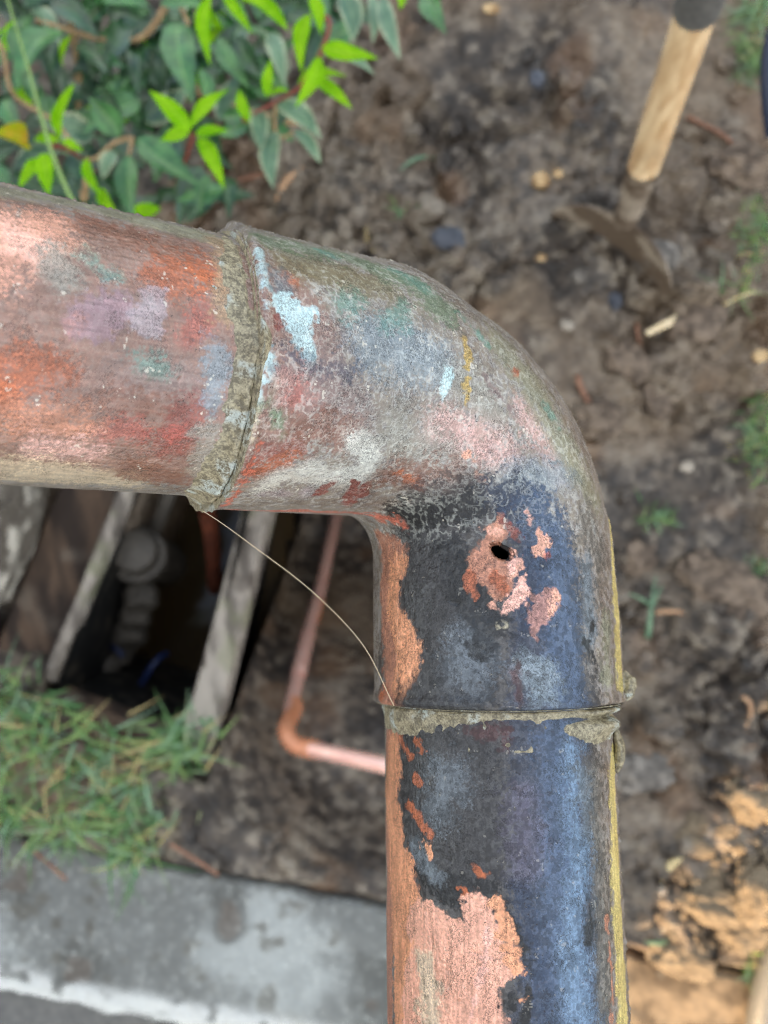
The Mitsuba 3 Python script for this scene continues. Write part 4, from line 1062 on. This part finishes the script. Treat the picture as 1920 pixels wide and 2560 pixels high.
# the leaves deeper in the bush
n = 0
while n < 215:
    x, y = srng.uniform(-90, 960), srng.uniform(-90, 560)
    if y > 585 - 0.42 * max(x - 250, 0) or (x > 760 and y > 80):
        continue
    a = srng.uniform(0, 2 * math.pi)
    d = srng.uniform(0.74, 0.93)
    l = srng.uniform(90, 165)
    kind = srng.choice(['dark', 'dark', 'dark', 'mid', 'mid', 'lime', 'pale'], p=[.30, .2, .12, .18, .12, .04, .04])
    A, B = at(x, y, d), at(x + l * math.cos(a), y + l * math.sin(a), d + srng.uniform(-0.04, 0.03))
    mesh, uv = leaf(A, B, l * srng.uniform(0.34, 0.46) / 1925 * d, srng.uniform(0.02, 0.15), srng.uniform(-0.6, 0.6), srng.uniform(0, 0.6), 500 + n)
    put('leaf', mesh, 'leaf_' + kind, parent='shrub', uv=uv)
    n += 1
TWIGS = [([(410, -30, .74), (400, 40, .72), (370, 80, .73), (330, 102, .75), (270, 102, .77), (200, 84, .76), (120, 60, .80)], 0.0034, 'twig'),
         ([(430, -20, .72), (452, 20, .72), (470, 60, .70)], 0.0026, 'twig'), ([(-10, 100, .70), (12, 150, .70), (36, 240, .71), (90, 275, .72), (130, 300, .72), (160, 350, .64)], 0.0022, 'twig'),
         ([(175, 60, .78), (190, 130, .80), (196, 220, .82), (200, 330, .82), (216, 400, .66)], 0.0042, 'twig'),
         ([(330, 345, .70), (296, 352, .70), (250, 388, .68), (214, 396, .66)], 0.0024, 'twig'), ([(330, 345, .70), (322, 390, .67)], 0.0022, 'twig'),
         ([(482, 336, .615), (470, 380, .68), (440, 460, .78)], 0.0020, 'red_twig'), ([(804, 40, .62), (802, 130, .605), (776, 180, .61), (740, 225, .63), (690, 255, .64), (640, 300, .70)], 0.0020, 'red_twig'),
         ([(690, 255, .64), (686, 300, .66), (690, 332, .67), (736, 328, .68)], 0.0020, 'twig'), ([(130, 366, .62), (180, 380, .70), (240, 430, .80)], 0.002, 'red_twig'),
         ([(740, 300, .88), (560, 260, .84), (420, 180, .86), (250, 120, .90)], 0.006, 'twig')]
for pts, r, kind in TWIGS:
    put('twig', tube(spline([at(*q) for q in pts], 20), np.linspace(r, r * 0.6, 20), 8), kind, parent='shrub')

# ------------------------------------------------------------------ grass
def grass_color(p, n, uv):
    c = mix(srgb(98, 142, 92), srgb(168, 194, 122), smoothstep(0.1, 0.6, uv.x))
    c = mix(c, srgb(150, 182, 150), smoothstep(0.55, 0.7, uv.x))
    c = mix(c, srgb(214, 194, 140), smoothstep(0.88, 0.93, uv.x))
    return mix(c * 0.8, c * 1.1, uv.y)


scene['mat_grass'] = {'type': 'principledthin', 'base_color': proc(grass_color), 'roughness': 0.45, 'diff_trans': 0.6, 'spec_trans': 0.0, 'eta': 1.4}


def blades(spots, seed, length=(0.03, 0.075), width=(0.0016, 0.0034), lean=0.9):
    """Grass blades rooted at the spots (x, y, z), as one mesh with a random tone per blade in uv."""
    r = np.random.default_rng(seed)
    V, F, U = [], [], []
    for q in spots:
        l, w, a = r.uniform(*length), r.uniform(*width), r.uniform(0, 2 * math.pi)
        t = np.linspace(0, 1, 6)
        out, k = np.array([math.cos(a), math.sin(a), 0]), r.uniform(0.3, 1.0) * lean
        spine = np.asarray(q) + (t ** 1.3 * k * l)[:, None] * out + (t * l * (1 - 0.55 * k * t))[:, None] * [0, 0, 1] * (1 - 0.3 * k)
        s = np.array([-out[1], out[0], 0]) * math.cos(0.6) + np.array([0, 0, 1]) * math.sin(r.uniform(-0.7, 0.7))
        ww = w / 2 * (1 - t ** 2.2) * (0.6 + 0.4 * np.sin(np.pi * np.minimum(t + 0.3, 1)))
        b = len(V) * 12
        V.append(np.vstack([spine - ww[:, None] * s, spine + ww[:, None] * s]))
        i = np.arange(5)
        F.append(np.vstack([np.stack([i, i + 1, i + 7], 1), np.stack([i, i + 7, i + 6], 1)]) + b)
        U.append(np.c_[np.full(12, r.random()), np.r_[t, t]])
    return (np.vstack(V), np.vstack(F)), np.vstack(U)


grng = np.random.default_rng(5)


def tuft_spots(px, py, rx, ry, n, lift=0.0, turn=0.0):
    c, s = math.cos(turn), math.sin(turn)
    out = []
    for _ in range(n):
        a, b = grng.normal(0, 0.5, 2)
        x, y = px + rx * a * c - ry * b * s, py + rx * a * s + ry * b * c
        q = at(x, y, 1.0 - lift)
        out.append(q)
    return out


def sod(key_label, spots_px, seed, base_z, **kw):
    mesh, uv = blades(spots_px, seed, **kw)
    return put('grass_tuft', mesh, 'grass', key_label, 'grass', uv=uv, smooth=False)


# the sod at the lower left stands on a bank of earth between the chamber and the kerb
bank = lump([0.19, 0.055, 0.06], 41, 5, 0.22, 2.2)
rotz(bank, -14).apply_translation(at(205, 2005, 1.03))
put('earth_bank', bank, 'mud', 'bank of dark earth under the grass beside the kerb', kind='structure')
bank_tree = cKDTree(np.array(bank.vertices)[:, :2])
bz = np.array(bank.vertices)


def on_bank(x, y):
    i = bank_tree.query([x, y], k=6)[1]
    return max(bz[i, 2].max(), 0.0)


main = []
for cx, cy, rx, ry, n in ((40, 1850, 110, 150, 260), (150, 1860, 130, 90, 220), (270, 1930, 140, 100, 260), (350, 1990, 130, 90, 220), (450, 1850, 66, 66, 150), (330, 2100, 60, 60, 120), (30, 1740, 50, 50, 60), (40, 2020, 60, 60, 90), (170, 2050, 60, 40, 60)):
    for q in tuft_spots(cx, cy, rx, ry, n):
        main.append([q[0], q[1], on_bank(q[0], q[1]) - 0.004])
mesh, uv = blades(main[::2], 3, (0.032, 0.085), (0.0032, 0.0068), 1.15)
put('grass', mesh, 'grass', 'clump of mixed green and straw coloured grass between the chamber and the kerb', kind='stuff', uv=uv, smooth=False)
for k, (label, cx, cy, rx, ry, n, L) in enumerate((
        ('tall green grass tuft with curled blades in the upper right corner', 1870, 60, 50, 60, 70, (0.04, 0.09)),
        ('mossy yellow green grass below the curled tuft at the right edge', 1860, 170, 50, 60, 160, (0.012, 0.035)),
        ('pale green grass patch at the right edge level with the spade blade', 1880, 590, 66, 90, 160, (0.012, 0.035)),
        ('small sprig of grass below the curve of the elbow on the mud', 1640, 1290, 44, 26, 50, (0.015, 0.035)),
        ('dark green grass strip at the right edge beside the elbow', 1905, 1080, 40, 90, 150, (0.015, 0.05)),
        ('little bright green sprout at the right edge above the large clod', 1905, 1415, 22, 26, 40, (0.01, 0.028)),
        ('thin blades of grass on the mud right of the wood chip', 1830, 740, 60, 26, 18, (0.03, 0.06)),
        ('sparse grass blades beside the sunlit soil at the bottom right', 1880, 2400, 30, 40, 26, (0.03, 0.07)),
        ('few small green blades on the mud left of the pale yellow stones', 1000, 520, 40, 24, 16, (0.012, 0.03)))):
    spots = []
    for q in tuft_spots(cx, cy, rx, ry, n):
        spots.append([q[0], q[1], gz(q[0], q[1]) - 0.002])
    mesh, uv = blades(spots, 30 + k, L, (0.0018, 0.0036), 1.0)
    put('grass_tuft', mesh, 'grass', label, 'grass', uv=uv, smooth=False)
look('straw', proc(lambda p, n, uv: mix(srgb(186, 164, 112), srgb(222, 204, 160), fbm(p.x * 160, p.y * 160, p.z * 160, 2))), rough=0.6)
put('tall_grass', tube(spline([at(14, -20, .60), at(40, 70, .59), at(70, 170, .58), at(105, 300, .57), at(140, 410, .56), at(190, 520, .56)], 40), np.linspace(0.0008, 0.0017, 40), 8), 'grass', 'long thin grass stem crossing the shrub down to the pipe', 'grass', uv=np.tile([0.45, 0.8], (322, 1)))

# ------------------------------------------------------------------ stones, clods and litter on the mud
def stone_color(a, b):
    return proc(lambda p, n, uv: mix(a, b, smoothstep(0.3, 0.7, fbm(p.x * 90, p.y * 90, p.z * 90, 3))))


look('yellow_stone', stone_color(srgb(150, 118, 80), srgb(206, 176, 132)), rough=0.6, spec=0.3)
look('grey_stone', stone_color(srgb(86, 81, 76), srgb(134, 127, 119)), rough=0.6, spec=0.3)
look('dark_stone', stone_color(srgb(48, 52, 62), srgb(84, 88, 98)), rough=0.5)
look('brown_stone', stone_color(srgb(80, 68, 58), srgb(124, 108, 93)), rough=0.65, spec=0.3)
look('white_stone', stone_color(srgb(128, 118, 106), srgb(172, 162, 148)), rough=0.6, spec=0.3)
look('dry_soil', proc(lambda p, n, uv: mix(srgb(94, 82, 68), srgb(142, 127, 106), fbm(p.x * 70, p.y * 70, p.z * 70, 3)) * (0.75 + 0.5 * noise(p.x * 400, p.y * 400, p.z * 400))), rough=0.85, spec=0.2,
     bump=lambda p, n, uv: fbm(p.x * 240, p.y * 240, p.z * 240, 3), scale=0.004)
STONES = [  # x, y, half sizes in pixels, turn, look, name, label
    (1350, 452, 24, 21, 20, 'yellow_stone', 'stone', 'larger of two pale yellow stones on the mud left of the spade'),
    (1396, 434, 14, 12, 0, 'yellow_stone', 'stone', 'smaller of two pale yellow stones on the mud left of the spade'),
    (1232, 22, 26, 13, 0, 'yellow_stone', 'stone', 'sandy yellow stone at the top edge right of the shrub'),
    (1352, 646, 15, 12, 0, 'yellow_stone', 'stone', 'small ochre stone on the mud above the elbow'),
    (1206, 592, 12, 12, 0, 'white_stone', 'pebble', 'round whitish pebble beside a dark stone above the elbow'),
    (1120, 598, 42, 30, 10, 'dark_stone', 'stone', 'dark blue grey stone on the mud just above the elbow'),
    (1342, 200, 20, 24, 0, 'dark_stone', 'stone', 'small blue black stone in the mud between shrub and spade'),
    (1538, 752, 18, 26, 0, 'dark_stone', 'stone', 'small dark blue stone on the mud left of the wood chip'),
    (1448, 688, 24, 22, 0, 'grey_stone', 'stone', 'rounded pale grey stone right of the elbow top'),
    (1416, 812, 20, 14, 20, 'white_stone', 'stone', 'small pinkish white stone close to the shoulder of the elbow'),
    (1652, 640, 46, 36, 10, 'grey_stone', 'stone', 'lumpy grey stone below the spade blade'),
    (1740, 800, 84, 62, -30, 'brown_stone', 'stone', 'flat reddish brown stone under the pale wood chip'),
    (1560, 900, 66, 46, 35, 'brown_stone', 'clod', 'long brown clod of mud right of the elbow'),
    (1500, 1050, 60, 52, 0, 'brown_stone', 'clod', 'round brown clod touching the outline of the elbow'),
    (1640, 1000, 56, 34, 55, 'brown_stone', 'clod', 'ridged clod of mud between elbow and right edge'),
    (1800, 1470, 118, 74, 35, 'brown_stone', 'clod', 'large smooth clay clod at the right edge, the biggest one'),
    (1592, 1390, 40, 48, 0, 'brown_stone', 'clod', 'grey brown clod beside the lower socket'),
    (1850, 420, 70, 60, 0, 'brown_stone', 'clod', 'broad dark clod right of the foot of the spade shaft'),
    (1600, 1930, 80, 50, 0, 'grey_stone', 'clod', 'flat wet grey clod right of the lower joint'),
    (1716, 1166, 18, 16, 0, 'white_stone', 'stone', 'small pale stone on the mud near the right edge above the clay clod'),
    (1902, 890, 22, 16, 0, 'yellow_stone', 'stone', 'orange yellow stone at the right edge beside the grass'),
    (1714, 2092, 22, 28, 30, 'dry_soil', 'soil_clod', 'small egg shaped crumb of soil at the edge of the sunlight'),
    (1812, 2080, 24, 22, 0, 'dry_soil', 'soil_clod', 'round sunlit crumb of soil standing alone'),
    (1758, 2124, 40, 22, 45, 'dry_soil', 'soil_clod', 'long sunlit clod of soil beside the egg shaped one'),
    (1744, 2064, 36, 26, 60, 'dry_soil', 'soil_clod', 'upper clod of soil at the tip of the sunlit heap'),
    (1790, 2186, 40, 22, 40, 'dry_soil', 'soil_clod', 'brown clod of soil below the long one'),
    (1780, 2262, 78, 50, 20, 'dry_soil', 'soil_clod', 'broad sunlit clod of sandy soil, left of the largest'),
    (1890, 2240, 60, 70, 0, 'dry_soil', 'soil_clod', 'largest sunlit clod of sandy soil at the right edge'),
    (1880, 2000, 66, 54, 20, 'dry_soil', 'soil_clod', 'sunlit heap of crumbly soil at the right edge, the uppermost'),
    (1700, 2390, 90, 46, 20, 'dry_soil', 'soil_clod', 'smooth sunlit bank of soil above the kerb'),
    (1850, 2330, 60, 44, 10, 'dry_soil', 'soil_clod', 'sunlit clod of soil low at the right edge'),
    (1655, 2226, 15, 15, 0, 'white_stone', 'pebble', 'round pale pebble below the curled yellow leaf'),
    (1770, 2082, 12, 26, 60, 'grey_stone', 'stone', 'thin grey stone chip stuck between the sunlit clods'),
]
for k, (x, y, a, b, turn, mat, name, label) in enumerate(STONES):
    g = ground_at(x, y)
    d = EYE - g[2]
    a, b = a / 1925 * d, b / 1925 * d
    c = 0.7 * min(a, b)
    m = lump([a, b, c], 100 + k, 4, 0.30 if 'stone' in name or name == 'pebble' else 0.55, 1.3 if min(a, b) < 0.012 else 2.0)
    rotz(m, -turn).apply_translation(g + [0, 0, c * 0.15])
    put(name, m, mat, label, 'stone' if name in ('stone', 'pebble') else 'clod')
crumb = np.random.default_rng(77)
n = 0
while n < 70:
    x, y = crumb.uniform(1560, 1925), crumb.uniform(1950, 2440)
    if y < 2600 - 0.9 * (x - 1500) * 1.6 - crumb.uniform(0, 120) or y > 2330 + 0.19 * (x - 1570):
        continue
    g = ground_at(x, y)
    r = crumb.uniform(0.0022, 0.008)
    m = lump([r * crumb.uniform(0.8, 1.3), r * crumb.uniform(0.8, 1.3), r * 0.8], 300 + n, 2, 0.35)
    m.apply_translation(g + [0, 0, r * 0.4])
    put('soil_crumb', m, 'dry_soil', 'loose crumb of sandy soil scattered over the sunlit heap', 'crumb', 'crumbs of soil on the sunlit heap')
    n += 1
n = 0
while n < 40:
    x, y = crumb.uniform(720, 1920), crumb.uniform(0, 2300)
    if (x < 1000 and y < 420) or 700 < y and x < 1560:
        continue
    g = ground_at(x, y)
    r = crumb.uniform(0.005, 0.014)
    m = lump([r * crumb.uniform(0.8, 1.6), r * crumb.uniform(0.8, 1.6), r * 0.8], 500 + n, 3, 0.6, 1.6)
    rotz(m, crumb.uniform(0, 180)).apply_translation(g + [0, 0, r * 0.3])
    put('mud_clod', m, 'mud', 'small dark clod of mud lying loose on the dug ground', 'clod', 'loose clods of mud on the dug ground')
    n += 1


def flat_leaf(points, width, key, mat, label, cat, lift=0.004):
    pts = [ground_at(*q) + [0, 0, lift] for q in points]
    return put(key, tube(spline(pts, 16), width * np.sin(np.linspace(0.25, math.pi - 0.15, 16)) / 2 + 0.0003, 8), mat, label, cat)


def stick(points, r, key, mat, label, cat, lift=0.004):
    pts = [ground_at(*q) + [0, 0, lift + r] for q in points]
    return put(key, tube(spline(pts, 18), r, 8), mat, label, cat)


look('chip_wood', proc(lambda p, n, uv: mix(srgb(206, 176, 128), srgb(236, 222, 190), fbm(p.x * 200, p.y * 120, p.z * 100, 3))), rough=0.6)
look('dry_leaf', proc(lambda p, n, uv: mix(srgb(150, 108, 76), srgb(204, 168, 132), fbm(p.x * 100, p.y * 100, p.z * 100, 3))), rough=0.6)
look('root', proc(lambda p, n, uv: mix(srgb(104, 70, 54), srgb(156, 116, 92), fbm(p.x * 120, p.y * 120, p.z * 120, 2))), rough=0.7)
g0, g1 = ground_at(1600, 846) + [0, 0, 0.022], ground_at(1690, 800) + [0, 0, 0.026]
chip = trimesh.creation.box([np.linalg.norm(g1 - g0), 0.009, 0.005]).subdivide().subdivide().subdivide()
cv = np.array(chip.vertices)
cv[:, 1:] *= (1 - 0.25 * cv[:, :1] / cv[:, 0].min()) * (1 + 0.2 * (meshkit.fbm(cv * 200, 2, seed=2)[:, None] - 0.5))
chip = trimesh.Trimesh(cv, chip.faces, process=False)
rotz(chip, math.degrees(math.atan2(g1[1] - g0[1], g1[0] - g0[0]))).apply_translation((g0 + g1) / 2)
put('wood_chip', chip, 'chip_wood', 'pale split wood chip lying across the flat brown stone', 'wood chip', smooth=30)
stick([(1806, 764), (1845, 744), (1880, 732)], 0.0022, 'straw', 'straw', 'short straw lying among green blades right of the wood chip', 'straw')
stick([(1588, 812), (1592, 850), (1600, 880)], 0.0028, 'root', 'root', 'short brown root beside the lower end of the wood chip', 'root')
stick([(1716, 300), (1760, 322), (1810, 352), (1838, 384)], 0.0032, 'root', 'root', 'reddish root in the mud right of the spade shaft', 'root')
stick([(1440, 940), (1448, 970), (1470, 1010)], 0.004, 'root', 'root', 'orange brown root tip sticking up beside the elbow', 'root')
stick([(1636, 1530), (1660, 1527), (1700, 1530)], 0.003, 'root', 'dry_leaf', 'thin orange stalk beside the green sprout', 'stalk')
stick([(1850, 1740), (1870, 1760), (1868, 1790), (1862, 1810)], 0.003, 'root', 'dry_leaf', 'curved tan root near the right edge above the sunlit soil', 'root')
flat_leaf([(690, 505), (720, 450), (760, 420)], 0.010, 'dry_leaf', 'dry_leaf', 'curled dry brown leaf lying on the mud below the shrub', 'leaf')
flat_leaf([(590, 452), (630, 444), (664, 436)], 0.009, 'dry_leaf', 'root', 'dark reddish dead leaf between shrub and pipe', 'leaf')
flat_leaf([(915, 570), (918, 600), (935, 630)], 0.008, 'dry_leaf', 'straw', 'pale curled dead leaf just above the elbow', 'leaf')
flat_leaf([(1650, 2196), (1668, 2160), (1700, 2140)], 0.010, 'dry_leaf', 'straw', 'curled yellow leaf at the edge of the sunlit soil', 'leaf', 0.008)
flat_leaf([(1000, 430), (1030, 405), (1085, 398)], 0.005, 'fallen_grass', 'leaf_pale', 'single bent green blade on the mud right of the shrub', 'grass')
flat_leaf([(1610, 2350), (1640, 2354), (1672, 2346)], 0.006, 'fallen_grass', 'leaf_pale', 'single pale green blade lying above the kerb', 'grass')
thing('sprout', 'small pale green sprout with three blades right of the lower socket', 'sprout')
for k, pts in enumerate(([(1612, 1586), (1618, 1540), (1622, 1500), (1632, 1440)], [(1620, 1510), (1590, 1492), (1566, 1482)], [(1624, 1510), (1638, 1480), (1648, 1462)])):
    p = [ground_at(*q) + [0, 0, 0.012] for q in pts]
    put('blade', tube(spline(p, 14), np.linspace(0.0042, 0.0012, 14) if k == 0 else np.linspace(0.0030, 0.0010, 14), 8), 'leaf_pale', parent='sprout')
p = [ground_at(*q) for q in ((425, 2120), (480, 2150), (540, 2190))]
put('root', tube(spline([at(425, 2110, .965), at(470, 2138, .962), at(545, 2186, .968)], 16), 0.0026, 8), 'root', 'thin red brown root beside the kerb right of the grass', 'root')
put('root', tube(spline([at(60, 2110, .97), at(110, 2150, .966), at(165, 2200, .97)], 16), 0.0022, 8), 'root', 'thin root lying on the kerb at the left', 'root')
look('grey_plastic', srgb(112, 108, 100), rough=0.5)
put('conduit', tube(spline([at(1945, 2350, .985), at(1915, 2450, .98), at(1890, 2600, .985)], 24), 0.0145, 20), 'grey_plastic', 'pale grey plastic tube cut by the bottom right corner', 'tube')
put('hose', tube(spline([at(1950, 60, .93), at(1926, 130, .92), at(1924, 230, .92), at(1936, 340, .93)], 24), 0.010, 16), 'navy_plastic', 'dark navy hose cut by the right edge below the curled grass', 'hose')
